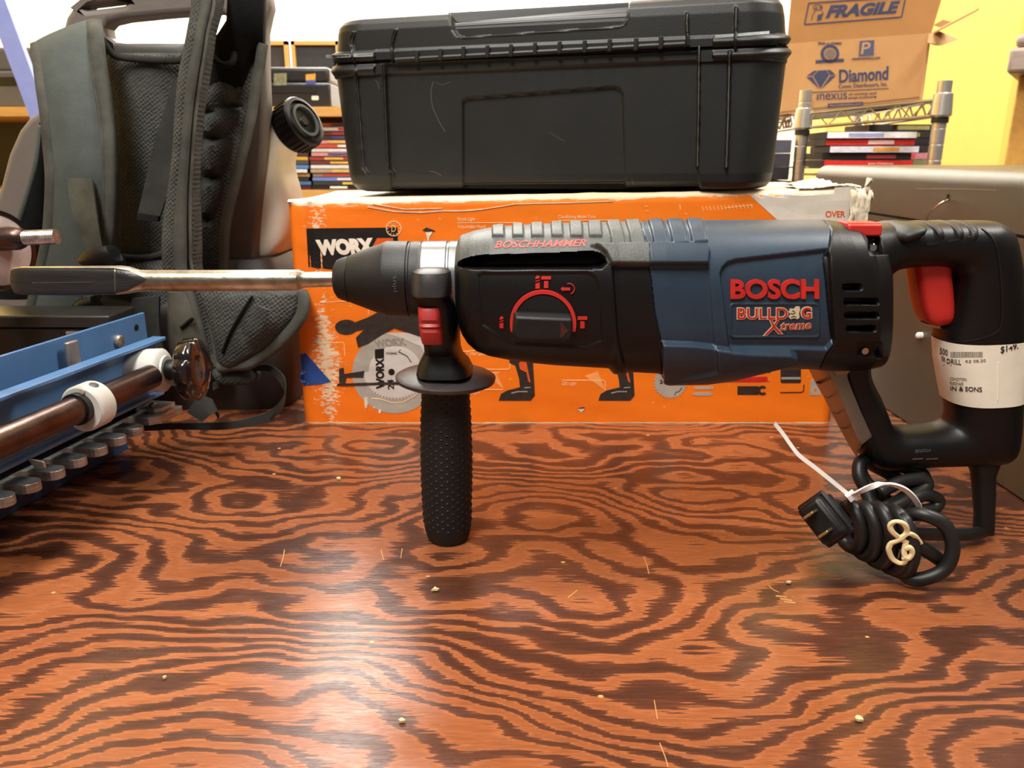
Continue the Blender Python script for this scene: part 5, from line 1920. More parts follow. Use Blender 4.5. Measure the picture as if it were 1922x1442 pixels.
# chrome rod with disc at the left edge
cf_ = thing('chrome_fitting', 'grimy round enamel disc with threaded chrome rod poking in at the left edge', 'fitting', (P(-40, 600, .645).x, .645, 0))
c = P(-12, 470, .645)
axr = Vector((0.88, -0.42, 0.06)).normalized()
kk = c.y / F
dsk = MB().lathe(c, axr, [(-.012, 40 * kk), (-.009, 66 * kk), (0, 72 * kk), (.004, 71 * kk), (.005, 62 * kk), (.0055, 20 * kk)], n=48).build('enamel_disc', M['enamel_pink'], cf_, sharp=35)
MB().lathe(c + axr * -.0005, axr, [(-.004, 73 * kk), (.003, 75 * kk), (.0055, 74 * kk), (.006, 66 * kk), (.0045, 64 * kk)], n=48).build('black_rim', M['knob'], dsk, sharp=35)
MB().lathe(c + Vector((0.004, 0, .009)), Vector((1, -.05, .045)), [(0.0, 22 * kk), (.018, 22 * kk), (.022, 18 * kk), (.024, 15 * kk)], n=24).build('collar', M['jig_shaft'], cf_)
thp = [(.02, 12 * kk)]
t = .022
while t < .050:
    thp += [(t, 14 * kk), (t + .0008, 11.5 * kk), (t + .0016, 14 * kk)]
    t += .0018
MB().lathe(c + Vector((0.004, 0, .009)), Vector((1, -.05, .045)), thp, n=20).build('threaded_rod', M['rust'], cf_, sharp=20)
MB().tube([(c.x - .03, c.y, c.z), (c.x - .03, c.y, 0.0)], 0.008, n=16).build('stand_post', M['chrome'], cf_)
MB().lathe((c.x - .03, c.y, 0), (0, 0, 1), [(0, .03), (.004, .03), (.006, .012)], n=32).build('stand_base', M['enamel_pink'], cf_)

# ------------------------------------------------------------------ dovetail jig
jo = Vector((-0.2865, 0.622, 0.0))
ju = Vector((0.1654, 0.9862, 0)).normalized()      # away from the camera
jv = Vector((ju.y, -ju.x, 0))                      # to the right
jig = thing('dovetail_jig', 'blue steel dovetail jig with aluminium finger template, clamp bar and black knob, left foreground', 'woodworking jig', (jo.x - .02, 0.5, 0))
J = lambda u, v, z: jo + ju * u + jv * v + Vector((0, 0, z))
NEAR = -0.42


def jprism(mb, sec, u0, u1):
    n = len(sec)
    v = [J(u0, a, z) for a, z in sec] + [J(u1, a, z) for a, z in sec]
    f = [(i, (i + 1) % n, n + (i + 1) % n, n + i) for i in range(n)] + [tuple(range(n))[::-1], tuple(range(n, 2 * n))]
    return mb.add(v, f)


# front channel: face with a lip above and below
sec = [(-.004, .1075), (-.004, .1045), (-.0125, .1040), (-.0165, .0605), (-.0115, .0600), (-.0115, .0572), (-.0195, .0572), (-.0155, .1075)]
jprism(MB(), sec, NEAR, .018).build('clamp_channel', M['jig_blue'], jig, smooth=False, bevel=0.0008)
# rear rail
sec = [(-.046, .1205), (-.046, .070), (-.043, .070), (-.043, .1205)]
rl = jprism(MB(), sec, NEAR, .050).build('rear_rail', M['jig_blue'], jig, smooth=False, bevel=0.0006)
for u, z in ((.036, .110),):
    MB().lathe(J(u, -.0428, z), jv, [(0, .0028), (.0004, .0028), (.0005, .0022)], n=16).build('rail_hole', M['black'], rl)
MB().lathe(J(.010, -.043, .104), jv, [(0, .0052), (.002, .0052), (.0035, .004), (.004, .001)], n=20).build('bolt', M['zinc'], rl)
MB().box(J(-.052, -.036, .098), (.0036, .012, .040), Matrix((jv, ju, Vector((0, 0, 1)))).transposed()).build('stop_tab', M['zinc'], rl, bevel=0.0012)
# body below
sec = [(-.110, .0), (-.110, .040), (-.046, .040), (-.046, .070), (-.024, .070), (-.024, .0525), (-.040, .0445), (-.062, .034), (-.062, .0)]
jprism(MB(), sec, NEAR, .030).build('jig_base', mat('jig_base_shaded_blue', (38, 62, 96), 0.4), jig, smooth=False, bevel=0.0008)  # rail blue darkened: shade below the fingers put into the colour
# finger template
def finger(u):
    w, L = .0068, .002
    pts = []
    pts += [(-.026, u - w), (L - w, u - w)]
    for a in np.linspace(-90, 90, 9):
        pts.append((L - w + w * math.cos(a * D2R), u + w * math.sin(a * D2R)))
    pts += [(-.026, u + w)]
    return pts


tmpl = MB()
zt0, zt1 = .0405, .0470
jprism(tmpl, [(-.040, zt0), (-.024, zt0), (-.024, zt1), (-.040, zt1)], NEAR, .012)
tpl = tmpl.build('finger_template', M['alu'], jig, smooth=False, bevel=0.0005)
for k in range(1, 19):
    u = -.0222 * k - .014
    if u < NEAR + .01:
        break
    pts = finger(u)
    n = len(pts)
    v = [J(b, a, zt0) for a, b in pts] + [J(b, a, zt1) for a, b in pts]
    f = [(i, (i + 1) % n, n + (i + 1) % n, n + i) for i in range(n)] + [tuple(range(n))[::-1], tuple(range(n, 2 * n))]
    MB().add(v, f).build('finger', M['alu'], tpl, smooth=False, bevel=0.0005)
MB().add([J(b, a, z) for z in (zt0, zt1) for a, b in ((-.026, -.016), (-.006, -.016), (.0, -.008), (.002, .020), (-.026, .020))], [(4, 3, 2, 1, 0), (5, 6, 7, 8, 9)] + [(i, (i + 1) % 5, 5 + (i + 1) % 5, 5 + i) for i in range(5)]).build('end_finger', M['alu'], tpl, smooth=False, bevel=0.0005)
MB().add([J(b, a, z) for z in (zt1, zt1 + .004) for a, b in ((-.026, -.004), (-.008, -.004), (-.003, .0), (-.003, .018), (-.026, .018))], [(4, 3, 2, 1, 0), (5, 6, 7, 8, 9)] + [(i, (i + 1) % 5, 5 + (i + 1) % 5, 5 + i) for i in range(5)]).build('end_plate', M['zinc'], tpl, smooth=False, bevel=0.0006)
MB().lathe(J(.004, -.014, zt1 + .004), (0, 0, 1), [(0, .003), (.002, .003), (.0028, .002), (.003, .0004)], n=16).build('plate_screw', M['zinc'], tpl)
MB().add([J(u, v, z) for u in (-.1385, -.1365) for v, z in ((-.012, .059), (.0, .0575), (.001, .053), (-.006, .0515))], [(0, 1, 2, 3), (7, 6, 5, 4)] + [(i, (i + 1) % 4, 4 + (i + 1) % 4, 4 + i) for i in range(4)]).build('stop_lug', M['zinc'], tpl, bevel=0.0006)
# clamp bar with eccentric collars
SZ, SV = .0855, .0085
sh = MB().tube([J(NEAR, SV, SZ), J(-.026, SV, SZ)], .0094, n=32).build('clamp_bar', M['jig_shaft'], jig, sharp=40)
ecc = MB().lathe(J(-.108, SV + .001, SZ - .001), ju, [(0, .0095), (0, .0150), (.0012, .0163), (.015, .0163), (.0162, .0150), (.0162, .0095)], n=48).build('eccentric_collar', M['jig_white'], sh, sharp=35)
MB().lathe(J(-.1095, SV, SZ), ju, [(-.003, .0096), (-.003, .0112), (.002, .0112), (.003, .0096)], n=32).build('collar_sleeve', M['black'], ecc)
for an in (70, 165, 285):
    o = jv * math.cos(an * D2R) + Vector((0, 0, 1)) * math.sin(an * D2R)
    MB().lathe(J(-.1082, SV, SZ) + o * .0128, -ju, [(0, .0019), (.0006, .0019), (.0007, .0015)], n=16).build('collar_rivet', M['grey_print'], ecc)
o = (jv * .35 + Vector((0, 0, .94))).normalized()
MB().lathe(J(-.099, SV + .001, SZ - .001) + o * .0158, o, [(0, .0032), (.0007, .0032), (.0008, .0026)], n=18).build('set_screw', M['dark_print'], ecc)
# end block: drum whose axis points to the knob
bc = J(-.010, SV - .012, SZ + .000)
ka = Vector((1, -.02, .04)).normalized()
drum = MB().lathe(bc - ka * .012, ka, [(-.009, .012), (-.007, .0166), (-.005, .0176), (.023, .0176), (.0245, .0160), (.0255, .0120), (.027, .0115)], n=48).build('end_block', M['jig_white'], jig, sharp=35)
kc = bc + ka * .0285
MB().lathe(bc + ka * .012, ka, [(0, .007), (.004, .0085), (.010, .008), (.014, .0065), (.020, .006)], n=24).build('knob_stem', M['plastic_black'], drum)
# fluted knob
a_ = ka.orthogonal().normalized()
b_ = ka.cross(a_)
v, f = [], []
pr = [(-.001, .012), (.000, .0220), (.002, .0250), (.0095, .0256), (.0125, .0240), (.0150, .0185), (.0165, .010), (.0170, .001)]
n = 84
for t, r in pr:
    for k in range(n):
        an = 2 * math.pi * k / n
        fl_ = 1 - 0.10 * max(0, math.cos(7 * an)) ** 3 * (1 if .0005 < t < .012 else 0.25)
        v.append(kc + ka * t + (a_ * math.cos(an) + b_ * math.sin(an)) * r * fl_)
for i in range(len(pr) - 1):
    for k in range(n):
        f.append((i * n + k, i * n + (k + 1) % n, (i + 1) * n + (k + 1) % n, (i + 1) * n + k))
f.append(tuple(range(n))[::-1])
f.append(tuple((len(pr) - 1) * n + k for k in range(n)))
obj('clamp_knob', v, f, M['knob'], drum, sharp=60)

# ------------------------------------------------------------------ background at left
# long oak shelf with printers, discs below
def disc_case(name_label, c, size, rgb, rot=0.0, group=None, band=None):
    m = mat('spine_print', rgb, 0.4, var=0.25, vscale=90, stretch=(1, 1, 5))
    fr = Matrix.Rotation(rot, 3, 'Z')
    cV = Vector(c)
    o = MB().box(cV, size, fr).build('disc_case', [M['case_shell']], bevel=0.0008, smooth=False)
    tag(o, name_label, 'disc case', group)
    MB().box(cV + fr @ Vector((0, -size[1] / 2 - .0001, 0)), (size[0] * .985, .0008, size[2] * .86), fr).build('spine_label', [m], o, smooth=False)
    if band:
        w = size[0]
        b = MB()
        k = random.Random(int(c[2] * 10000) + len(name_label))
        b.box(cV + fr @ Vector((k.uniform(-.15, .2) * w, -size[1] / 2 - .0006, 0)), (w * k.uniform(.2, .5), .0008, size[2] * .55), fr)
        bo = b.build('spine_title', [mat('spine_title_ink', band, 0.5)], o)
    return o


M['case_shell'] = mat('disc_case_shell', (22, 22, 24), .35)
SHY = 2.35
zsh = P(0, 222, SHY).z
zs2 = P(560, 202, SHY).z
cabL, cabR = P(-420, 200, SHY).x, P(1320, 200, SHY).x
sh_ = thing('long_shelf', 'pale oak shelf unit running across the back of the room behind the tools', 'shelf', ((cabL + cabR) / 2, SHY + .15, FZ))
MB().box(((cabL + cabR) / 2, SHY + .17, zs2 - .0125), (cabR - cabL, .42, .025)).build('shelf_board', M['oak'], sh_)
zb2 = P(560, 356, SHY).z
MB().box(((cabL + cabR) / 2, SHY + .17, zb2 - .0125), (cabR - cabL, .42, .025)).build('shelf_board', M['oak'], sh_)
MB().box(((cabL + cabR) / 2, SHY + .375, (FZ + zs2) / 2), (cabR - cabL, .01, zs2 - FZ)).build('back_board', M['dark_print'], sh_)
for x in (cabL + .01, P(760, 200, SHY).x, cabR - .01):
    MB().box((x, SHY + .17, (FZ + zs2 - .026) / 2), (.02, .40, zs2 - .026 - FZ)).build('side_board', M['oak'], sh_)
# printers
def printer(label, px0, px1, ptop, Y, m, depth=.36):
    x0, x1 = P(px0, 200, Y).x, P(px1, 200, Y).x
    zt_ = P((px0 + px1) / 2, ptop, Y).z
    t = thing('printer', label, 'printer', ((x0 + x1) / 2, Y + depth / 2, zs2))
    hh = zt_ - zs2
    MB().box(((x0 + x1) / 2, Y + depth / 2, zs2 + hh * .3), (x1 - x0, depth, hh * .6)).build('printer_base', m, t, bevel=.006)
    MB().box(((x0 + x1) / 2, Y + depth / 2 + .01, zs2 + hh * .8), (x1 - x0 - .01, depth - .02, hh * .4)).build('scanner_lid', m, t, bevel=.01)
    MB().box(((x0 + x1) / 2, Y - .001, zs2 + hh * .43), ((x1 - x0) * .7, .004, hh * .14)).build('paper_slot', M['black'], t)
    return t, x0, x1, zt_, Y


t, x0, x1, zt_, Y = printer('black inkjet printer with small photo stickers on its front, right of the backpack', 440, 622, 124, SHY, M['printer'])
w = P(560, 160, SHY - .004)
SPn = lambda px, py: (P(px, py, Y - .0012), Vector((0, -1, 0)))
d = Decal(SPn)
d.add(poly([(514, 138), (538, 137), (538, 160), (514, 161)]), .001)
d.build('photo_sticker', mat('olive_sticker', (128, 128, 100), .5, var=.3, vscale=120), t)
d = Decal(SPn)
d.add(poly([(574, 140), (592, 138), (592, 150), (574, 151)]), .001)
d.build('yellow_sticker', mat('yellow_sticker', (214, 160, 60), .5, var=.3, vscale=150), t)
d = Decal(SPn)
d.add(poly([(574, 151), (592, 150), (593, 157), (574, 158)]), .001)
d.build('blue_sticker', mat('blue_sticker', (74, 84, 168), .5), t)
d = Decal(SPn)
d.add(poly(rrect(585, 180, 598, 188, 2)), .001)
d.build('white_sticker', M['white_card'], t)
printer('grey office printer with pale stripe at far left behind the lavender plank', -90, 120, 86, SHY, M['printer_grey'])
# framed dark panels behind the printers
for k, (a, b, lab) in enumerate(((470, 544, 'oak framed charcoal panel nearer the backpack, above the black printer'), (550, 640, 'oak framed charcoal panel nearer the tool case, above the black printer'))):
    t = thing('framed_panel', lab, 'panel', (P((a + b) / 2, 120, 2.74).x, 2.74, zs2), 'framed panels above the printer')
    Y = 2.74
    x0, x1 = P(a, 110, Y).x, P(b, 110, Y).x
    z1 = P(a, 78, Y).z
    z0 = zs2
    MB().box(((x0 + x1) / 2, Y, (z0 + z1) / 2), (x1 - x0, .012, z1 - z0)).build('panel_face', M['panel_dark'], t)
    fr = MB()
    w = .012
    fr.box(((x0 + x1) / 2, Y - .008, z1 - w / 2), (x1 - x0, .02, w)).box(((x0 + x1) / 2, Y - .008, z0 + w / 2), (x1 - x0, .02, w))
    fr.box((x0 + w / 2, Y - .008, (z0 + z1) / 2), (w, .02, z1 - z0)).box((x1 - w / 2, Y - .008, (z0 + z1) / 2), (w, .02, z1 - z0))
    fr.build('panel_frame', M['oak'], t)
# disc stacks under the printer
cols = [((214, 120, 60), 'orange'), ((238, 226, 212), 'white'), ((120, 60, 50), 'maroon'), ((60, 50, 50), 'black'), ((226, 150, 140), 'pink'), ((200, 80, 60), 'red'), ((232, 220, 214), 'pale grey'), ((214, 150, 150), 'rose'), ((170, 70, 60), 'brick red'), ((110, 60, 60), 'dark red'),
        ((236, 228, 220), 'ivory'), ((180, 160, 140), 'beige'), ((150, 130, 110), 'tan'), ((120, 140, 210), 'blue'), ((60, 60, 56), 'charcoal'), ((34, 30, 32), 'jet black')]
colsL = [((60, 56, 54), 'charcoal'), ((196, 186, 172), 'stone'), ((222, 200, 180), 'cream'), ((240, 230, 216), 'white'), ((206, 190, 180), 'pale grey'), ((170, 70, 60), 'brick red'), ((110, 70, 64), 'maroon'), ((90, 60, 60), 'plum'), ((222, 176, 70), 'yellow'), ((90, 86, 84), 'grey'), ((90, 140, 200), 'blue'), ((226, 226, 230), 'silver'),
         ((190, 150, 90), 'ochre'), ((50, 46, 44), 'black'), ((70, 120, 170), 'steel blue'), ((80, 30, 36), 'dark red')]
ords = ['first', 'second', 'third', 'fourth', 'fifth', 'sixth', 'seventh', 'eighth', 'ninth', 'tenth', 'eleventh', 'twelfth', 'thirteenth', 'fourteenth', 'fifteenth', 'sixteenth', 'seventeenth']
rn = random.Random(2)
gap = zs2 - .027 - zb2
th = gap / 17.2
for si, (pxa, pxb, cl, nm) in enumerate(((462, 578, colsL, 'nearer the tank cap'), (580, 700, cols, 'nearer the tool case'))):
    xa, xb = P(pxa, 300, SHY).x, P(pxb, 300, SHY).x
    for k in range(16):
        rgb, cn = cl[k]
        z = zb2 + th * (15 - k) + th / 2 + .0005
        disc_case(f'{cn} spined disc case, {ords[k]} from the top of the stack {nm}', ((xa + xb) / 2 + rn.uniform(-.006, .006), SHY + .075 + rn.uniform(-.006, .006), z), (xb - xa, .135, th * .93), rgb, 0, 'stacked disc cases behind the fuel tank', rn.choice([None, (240, 236, 230), (200, 60, 50), (60, 70, 130), (230, 190, 80)]))
# dark discs at far left under the shelf
for k, (a, b, y0, y1, rgb, cn) in enumerate(((-60, 24, 232, 244, (230, 224, 214), 'white'), (-60, 34, 246, 262, (40, 38, 36), 'black'), (-60, 30, 264, 276, (24, 22, 22), 'jet black'))):
    pass
# lavender plank leaning
a0, a1 = P(-28, -60, 1.5), P(330, 900, 1.62)
dirp = (a1 - a0).normalized()
tt = (FZ - a0.z) / dirp.z
foot = a0 + dirp * tt
lpn = MB()
wv = Vector((dirp.z, 0, -dirp.x)).normalized()
if wv.x < 0:
    wv = -wv
hw_ = .0165
lpn.ribbon([(a0 - wv * hw_, a0 + wv * hw_), (foot - wv * hw_, foot + wv * hw_)], .012)
tag(lpn.build('plank', M['lavender'], smooth=False), 'pale lavender blue plank leaning diagonally at the upper left', 'plank')

# ------------------------------------------------------------------ wire shelf at right
A_, B_ = P(1508, 224, 1.72), P(1768, 198, 1.55)
ws = thing('wire_shelving', 'chrome wire shelving with two visible posts, carrying the printed brown carton', 'shelving', ((A_.x + B_.x) / 2, 1.7, FZ))
bdir = Vector((0.16, 0.98, 0)).normalized()
A2, B2 = A_ + bdir * .62, B_ + bdir * .62


def post(p, top, name='post'):
    m = MB()
    prof = []
    z = FZ
    prof.append((0, .0125))
    t = 0.0
    L = top - FZ
    while t < L - .03:
        prof += [(t + .002, .0125), (t + .0255, .0125), (t + .0262, .0118), (t + .0278, .0118), (t + .0285, .0125)]
        t += .0285
    prof += [(L, .0125), (L + .0008, .011)]
    m.lathe((p.x, p.y, FZ), (0, 0, 1), prof, n=20)
    return m.build(name, M['post_steel'], ws, sharp=30)


ptop = [P(1510, 170, A_.y).z, P(1768, 152, B_.y).z]
pA = post(A_, ptop[0])
pB = post(B_, ptop[1])
post(A2, ptop[0] - .01)
post(B2, ptop[0] - .01)
for c, z in ((pA, A_), (pB, B_)):
    MB().lathe((z.x, z.y, z.z - .020), (0, 0, 1), [(0, .0165), (.003, .019), (.04, .0165), (.042, .014)], n=24).build('corner_sleeve', M['post_steel'], c, sharp=30)
    MB().lathe((z.x, z.y, z.z - .031), (0, 0, 1), [(0, .0150), (.010, .0150)], n=24).build('black_clip', M['black'], c, sharp=30)


def truss(p, q, z0, z1, nseg, name):
    m = MB()
    a0, b0 = Vector((p.x, p.y, p.z + z0)), Vector((q.x, q.y, q.z + z0))
    a1, b1 = Vector((p.x, p.y, p.z + z1)), Vector((q.x, q.y, q.z + z1))
    m.tube([a0, b0], .0032, n=10)
    m.tube([a1, b1], .0032, n=10)
    pts = []
    for i in range(nseg * 2 + 1):
        t = i / (nseg * 2)
        pts.append((a0 if i % 2 == 0 else a1).lerp(b0 if i % 2 == 0 else b1, t))
    m.tube(pts, .0022, n=8)
    return m.build(name, M['chrome'], ws, sharp=40)


ZLOW = P(1630, 309, 1.62).z - .020
At_, Bt_, A2t, B2t = A_.copy(), B_.copy(), A2.copy(), B2.copy()
for lev in (0, 1):
    off = Vector((0, 0, 0))
    if lev:
        A_, B_, A2, B2 = [Vector((q.x, q.y, ZLOW)) for q in (A_, B_, A2, B2)]
    if lev:
        MB().tube([A_, A2], .003, n=8).tube([B_, B2], .003, n=8).tube([A_, B_], .003, n=8).build('shelf_rim', M['chrome'], ws)
    else:
      truss(A_ + off, B_ + off, -.0175, .0105, 5, 'shelf_truss')
      truss(B_ + off, B2 + off, -.0175, .0105, 8, 'shelf_truss')
      truss(A_ + off, A2 + off, -.0175, .0105, 8, 'shelf_truss')
    for i in range(1, 16):
        t = i / 16
        p, q = A_.lerp(A2, t) + off, B_.lerp(B2, t) + off
        MB().tube([p + Vector((0, 0, .0125)), q + Vector((0, 0, .0125))], .0018, n=6).build('shelf_wire', M['chrome'], ws)
A_, B_, A2, B2 = At_, Bt_, A2t, B2t
# neighbouring unit running on to the left
A3 = P(1380, 246, 2.2)
truss(A_ + Vector((-.012, .01, 0)), A3, -.0175, .0105, 9, 'shelf_truss')
MB().tube([A3 + Vector((0, 0, .1)), Vector((A3.x, A3.y, FZ))], .0125, n=16).build('post', M['chrome'], ws)

# carton on the shelf
ux = (B_ - A_).normalized()
O1 = A_ + Vector((0, 0, .0155)) + bdir * .034 + ux * (-.045)
L1 = (P(1738, 200, 1.57) - A_).dot(ux) + .045 + .002
HL = P(1445, 82, O1.y).z - O1.z
Hc = P(1743, 62, (O1 + ux * L1).y).z - (O1 + ux * L1).z
kx = thing('shipping_carton', 'open brown shipping carton with navy printing standing on the wire shelf', 'box', (O1.x, O1.y + .1, O1.z))
up = Vector((0, 0, 1))
th_ = .004
v = []
W2 = .40
c4 = [O1, O1 + ux * L1, O1 + ux * L1 + bdir * W2, O1 + bdir * W2]
walls = [(c4[0], c4[1]), (c4[1], c4[2]), (c4[2], c4[3]), (c4[3], c4[0])]
mb = MB()
for a, b in walls:
    dn_ = (b - a).normalized().cross(up).normalized() * th_
    ha, hb = [Hc if (q - c4[1]).length < 1e-6 or (q - c4[2]).length < 1e-6 else HL for q in (a, b)]
    mb.add([a, b, b + up * hb, a + up * ha, a - dn_, b - dn_, b - dn_ + up * hb, a - dn_ + up * ha], [(0, 1, 2, 3), (7, 6, 5, 4), (0, 4, 5, 1), (1, 5, 6, 2), (2, 6, 7, 3), (3, 7, 4, 0)])
mb.add([c + up * .002 for c in c4] + [c + up * .006 for c in c4], [(3, 2, 1, 0), (4, 5, 6, 7), (0, 1, 5, 4), (1, 2, 6, 5), (2, 3, 7, 6), (3, 0, 4, 7)])
kb = mb.build('carton_walls', M['kraft'], kx, smooth=False)
# front flap standing up, leaning a little
f0, f1 = c4[0] + up * HL, c4[1] + up * Hc
lean = (up * .97 - bdir * .05 + bdir * .0).normalized()
fq = [f0, f1, f1 + lean * .115 + ux * .018, f0 + lean * .115]
nb = ux.cross(lean).normalized() * .004
mb = MB().add(fq + [p - nb for p in fq], [(0, 1, 2, 3), (7, 6, 5, 4), (0, 4, 5, 1), (1, 5, 6, 2), (2, 6, 7, 3), (3, 7, 4, 0)])
flap = mb.build('carton_flap', M['kraft_in'], kx, smooth=False)
# side flap folded out to the right
s0, s1 = c4[1] + up * (Hc - .001), c4[2] + up * (Hc - .001)
sd = [s0, P(1833, 18, 1.50), P(1838, 14, 1.53), s0 + bdir * .08]
mb = MB().add(sd + [p + Vector((0, 0, -.0035)) for p in sd], [(0, 1, 2, 3), (7, 6, 5, 4), (0, 4, 5, 1), (1, 5, 6, 2), (2, 6, 7, 3), (3, 7, 4, 0)])
mb.build('carton_flap', M['kraft_in'], kx, smooth=False)
sd = [P(1744, 64, 1.585), P(1762, 58, 1.60), P(1800, 74, 1.60), P(1770, 85, 1.585), P(1756, 85, 1.583), P(1742, 80, 1.58)]
nn_ = len(sd)
mb = MB().add(sd + [p + Vector((0, .003, 0)) for p in sd], [tuple(range(nn_)), tuple(range(2 * nn_ - 1, nn_ - 1, -1))] + [(i, nn_ + i, nn_ + (i + 1) % nn_, (i + 1) % nn_) for i in range(nn_)])
mb.build('carton_flap', M['kraft'], kx, smooth=False)
sd = [P(1752, 47, 1.66), P(1770, 37, 1.66), P(1788, 41, 1.66), P(1770, 52, 1.66)]
mb = MB().add(sd + [p + Vector((0, .003, 0)) for p in sd], [(0, 1, 2, 3), (7, 6, 5, 4), (0, 4, 5, 1), (1, 5, 6, 2), (2, 6, 7, 3), (3, 7, 4, 0)])
mb.build('carton_flap', M['kraft_in'], kx, smooth=False)
nK = ux.cross(up)
SK = S_plane(c4[0], nK)
SFl = S_mesh([v_.co.copy() for v_ in flap.data.vertices], [tuple(p_.vertices) for p_ in flap.data.polygons], 1.6)


def ink(name, S, shapes, m=None, parent=None):
    d_ = Decal(S, 20.0)
    for s_ in shapes:
        d_.add(s_, .0008)
    return d_.build(name, m or M['navy'], parent or kb)


ink('fragile_lettering', SFl, [text('FRAGILE', (1556, 10), (1690, 1), (1549, 35), (1684, 25), bold=.05, shear=.12)], parent=flap)
fr_ = [(1518, 6), (1700, -6), (1692, 32), (1510, 46)]
ink('fragile_border', SFl, [line([fr_[0], fr_[1]], 2.4), line([fr_[1], fr_[2]], 2.4), line([fr_[2], fr_[3]], 2.4), line([fr_[3], fr_[0]], 2.4)], parent=flap)
ink('fragile_figure', SFl, [line(circ(1535, 14, 9, 5, n=16) + [(1544, 14)], 1.2), poly(circ(1532, 15, 2.5, 1.8, n=10)), poly(circ(1540, 14, 2.5, 1.8, n=10)), poly([(1535, 28), (1544, 26), (1542, 38), (1533, 40)]), line([(1530, 20), (1524, 30), (1524, 38)], 1.2), line([(1542, 20), (1546, 28)], 1.2)], parent=flap)
ink('badge_print', SK, [annulus(1558, 101, 12, 17.5), poly([(1531, 113), (1584, 110), (1584, 116), (1531, 119)]), tx('FIND A COMIC', 1536, 79, 1580, 84, bold=.02)])
ink('badge_centre', SK, [poly(circ(1558, 101, 10, 9, n=14))], mat('pale_navy_print', (120, 104, 96), .7))
ink('letter_tile', SK, [poly([(1614, 77), (1641, 75), (1640, 104), (1612, 106)])], mat('mid_navy_print', (74, 84, 120), .7))
dd_ = Decal(SK)
dd_.add(text('P', (1619, 80), (1635, 79), (1616, 102), (1632, 101), bold=.01), .001)
dd_.build('tile_letter', M['kraft'], kb)
ink('tile_caption', SK, [text('PREVIEWSWORLD.COM', (1600, 109), (1652, 106.5), (1600, 113), (1652, 110.5))])
gem = [(1513, 144), (1527, 132.5), (1558, 130.5), (1569.5, 140.5), (1540, 168.5)]
ink('gem_print', SK, [poly([(1515, 142), (1527.5, 133), (1534, 132.5), (1525, 142)]), poly([(1536, 132.5), (1551, 131.5), (1556, 141), (1540, 166), (1527, 143)]), poly([(1553, 131.5), (1558, 131.2), (1568, 140), (1558, 141)]), poly([(1514, 145), (1525, 144.5), (1538, 167)]), poly([(1569, 142), (1558, 143), (1542, 167)])])
ink('company_lettering', SK, [text('Diamond', (1575, 131), (1668, 124), (1575, 156), (1667, 150), bold=.025)])
ink('company_caption', SK, [text('Comic Distributors, Inc.', (1574, 159), (1666, 153), (1574, 167), (1666, 162.5))])
ink('rule', SK, [line([(1500, 174.5), (1668, 166)], 1.2)])
ink('slogan_lettering', SK, [text('nexus', (1539, 176), (1590, 174), (1539, 188), (1590, 186), bold=.0), text('the', (1532, 188), (1532, 177), (1536.5, 188), (1536.5, 177)), text('of comics and', (1593, 175), (1645, 172), (1593, 179), (1645, 176.5)), text('pop-culture', (1593, 181), (1645, 178.5), (1593, 187), (1645, 185))])
ink('web_strip', SK, [poly([(1554, 194.5), (1620, 191), (1620, 198), (1554, 202)])])
dd_ = Decal(SK)
dd_.add(text('diamondcomics.com', (1557, 196), (1617, 192.5), (1557, 200), (1617, 197)), .001)
dd_.build('web_lettering', M['kraft'], kb)

# discs on the lower wire shelf
zl = ZLOW + .0148
DZ = P(1600, 312, 1.66).z
base_ = zl
rec = [(1563, 1706, 302, 309, (206, 40, 34), 'red', None, 1.62), (1560, 1700, 289, 299, (46, 42, 40), 'black', (190, 80, 80), 1.63), (1572, 1714, 275, 286, (206, 204, 210), 'silver white', (210, 150, 60), 1.62), (1561, 1706, 263, 273, (196, 48, 42), 'bright red', (240, 200, 190), 1.625), (1564, 1707, 248, 261, (240, 238, 232), 'white', (150, 150, 190), 1.62)]
zk = base_
zz = zk
for a, b, y1, y0, rgb, cn, bd, Y in rec:
    h_ = P(1630, y1, 1.62).z - P(1630, y0, 1.62).z
    xm = (P(a, 300, Y).x + P(b, 300, Y).x) / 2
    hh = max(.0135, h_)
    do_ = disc_case(f'{cn} spined disc case in the pile under the printed carton, by the chrome post', (xm + .0, Y + .066, zz + hh / 2 + .0003), (.172, .135, hh * .97), rgb, -.08, 'disc cases on the wire shelf', bd)
    zz += hh
    if cn == 'red':
        sp_ = [c_ for c_ in do_.children if c_.name.startswith('spine_label')][0]
        dq = Decal(S_mesh([v_.co.copy() for v_ in sp_.data.vertices], [tuple(p_.vertices) for p_ in sp_.data.polygons], 1.6))
        xs_ = [proj(np.array(v_.co)) for v_ in sp_.data.vertices]
        fx0, fx1 = min(q[0] for q in xs_), max(q[0] for q in xs_)
        fy0, fy1 = min(q[1] for q in xs_), max(q[1] for q in xs_)
        fw, fh = fx1 - fx0, fy1 - fy0
        dq.add(tx('your Christmas', fx0 + .5 * fw, fy0 + .34 * fh, fx0 + .78 * fw, fy0 + .68 * fh), .0006)
        dq.build('spine_lettering', M['white_ink'], do_)
zz2 = zk
for a, rgb, cn, bd in ((1, (120, 120, 86), 'olive', (230, 226, 210)), (2, (190, 120, 130), 'rose and lilac', (220, 60, 50)), (3, (52, 44, 38), 'brown black', (200, 160, 60)), (4, (40, 36, 34), 'sooty', (120, 100, 60)), (5, (48, 42, 38), 'dark umber', (150, 130, 70)), (6, (66, 60, 50), 'dark khaki', (150, 140, 80))):
    disc_case(f'{cn} spined disc case in the rear pile beside the right chrome post', (P(1690, 300, 1.80).x, 1.87, zz2 + .0075), (.15, .135, .0143), rgb, 0, 'disc cases in the rear pile', bd)
    zz2 += .0147
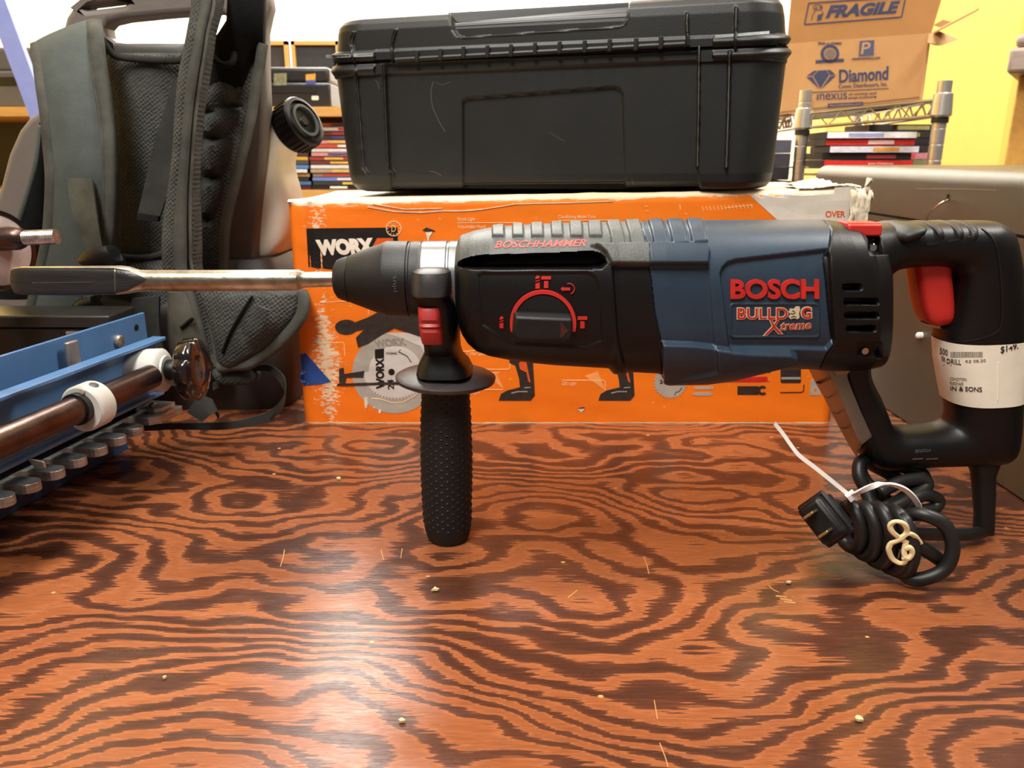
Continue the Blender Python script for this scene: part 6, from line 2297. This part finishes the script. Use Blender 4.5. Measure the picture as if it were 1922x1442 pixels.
# dark boxes left of the post
zq = P(1478, 338, 1.71).z
MB().box((.495, 1.79, zq - .0085), (.17, .20, .014)).build('lower_board', M['dark_print'], ws)
hq = (P(1478, 262, 1.71).z - zq) / 3
for k, (rgb, cn) in enumerate((((30, 28, 30), 'black'), ((50, 48, 52), 'charcoal'), ((72, 74, 84), 'slate'))):
    tag(MB().box((.508, 1.79, zq + hq / 2), (.145, .16, hq - .001)).build('boxed_set', mat('boxed_set_card', rgb, .5), smooth=False, bevel=.001), f'{cn} boxed set piled left of the left chrome post', 'box', 'boxed sets left of the post')
    zq += hq

# grey bin sticking in at the right edge, turned so that only its corner shows
gy = 1.75
c0_ = P(1894, 100, gy)
gz0, gzm, gz1 = P(1905, 138, gy).z, P(1905, 90, gy).z, P(1905, 64, gy).z
gr = Matrix.Rotation(-36 * D2R, 3, 'Z')
gt = thing('storage_bin', 'grey brown two tier storage bin poking in at the right edge', 'storage bin', (c0_.x + .15, gy, gz0))
off = Vector((c0_.x, c0_.y, 0)) + gr @ Vector((.15, .15, 0))
MB().box(off + Vector((0, 0, (gz0 + gzm) / 2)), (.3, .3, gzm - gz0), gr).build('bin_body', M['binlid'], gt, bevel=.008)
MB().box(off + gr @ Vector((.005, .005, 0)) + Vector((0, 0, (gzm + gz1) / 2 + .001)), (.295, .295, gz1 - gzm), gr).build('bin_lid', M['binlid'], gt, bevel=.010)
ck_ = thing('shaded_wall_block', 'tall added ochre block under the grey bin, standing in for the shaded yellow wall', 'block', (off.x + .05, off.y, FZ))
MB().box(off + gr @ Vector((-.012, .03, 0)) + Vector((0, 0, (FZ + gz0) / 2 - .001)), (.24, .24, gz0 - FZ - .002), gr).build('wall_block_body', mat('shaded_wall_ochre', (196, 146, 64), .6), ck_, bevel=.004)  # added block under the bin; its ochre paints the wall's shaded tone

# wood chips lying on the bench
for k, (x, y, r, lab) in enumerate(((818, 1110, 9, 'pale wood chip on the bench in front of the side handle'), (1612, 1353, 10, 'pale wood chip on the bench at the lower right corner'), (755, 1357, 8, 'pale wood chip on the bench in the bright glare near the front edge'),
                                    (636, 901, 7, 'pale wood chip on the bench left of the side handle'), (309, 1275, 5, 'tiny cream crumb on the bench at the lower left'), (1480, 1096, 8, 'small curled shaving on the bench below the plug'))):
    rk = random.Random(k + 40)
    c = G(x, y)
    sc = c.y / F * 1.1
    ring = []
    for i in range(7):
        a = 2 * math.pi * i / 7
        q = r * rk.uniform(.5, 1.1) * sc
        ring.append(c + Vector((math.cos(a) * q, math.sin(a) * q * .8, 0.0003 + rk.uniform(0, .0006))))
    v = ring + [p + Vector((0, 0, .0012)) for p in ring]
    f = [tuple(range(7))[::-1], tuple(range(7, 14))] + [(i, (i + 1) % 7, 7 + (i + 1) % 7, 7 + i) for i in range(7)]
    tag(obj('wood_chip', v, f, M['chip'] if 'chip' in M else M.setdefault('chip', mat('pale_wood_chip', (222, 190, 140), .6, var=.2)), None, smooth=False), lab, 'wood chip', 'chips on the bench')
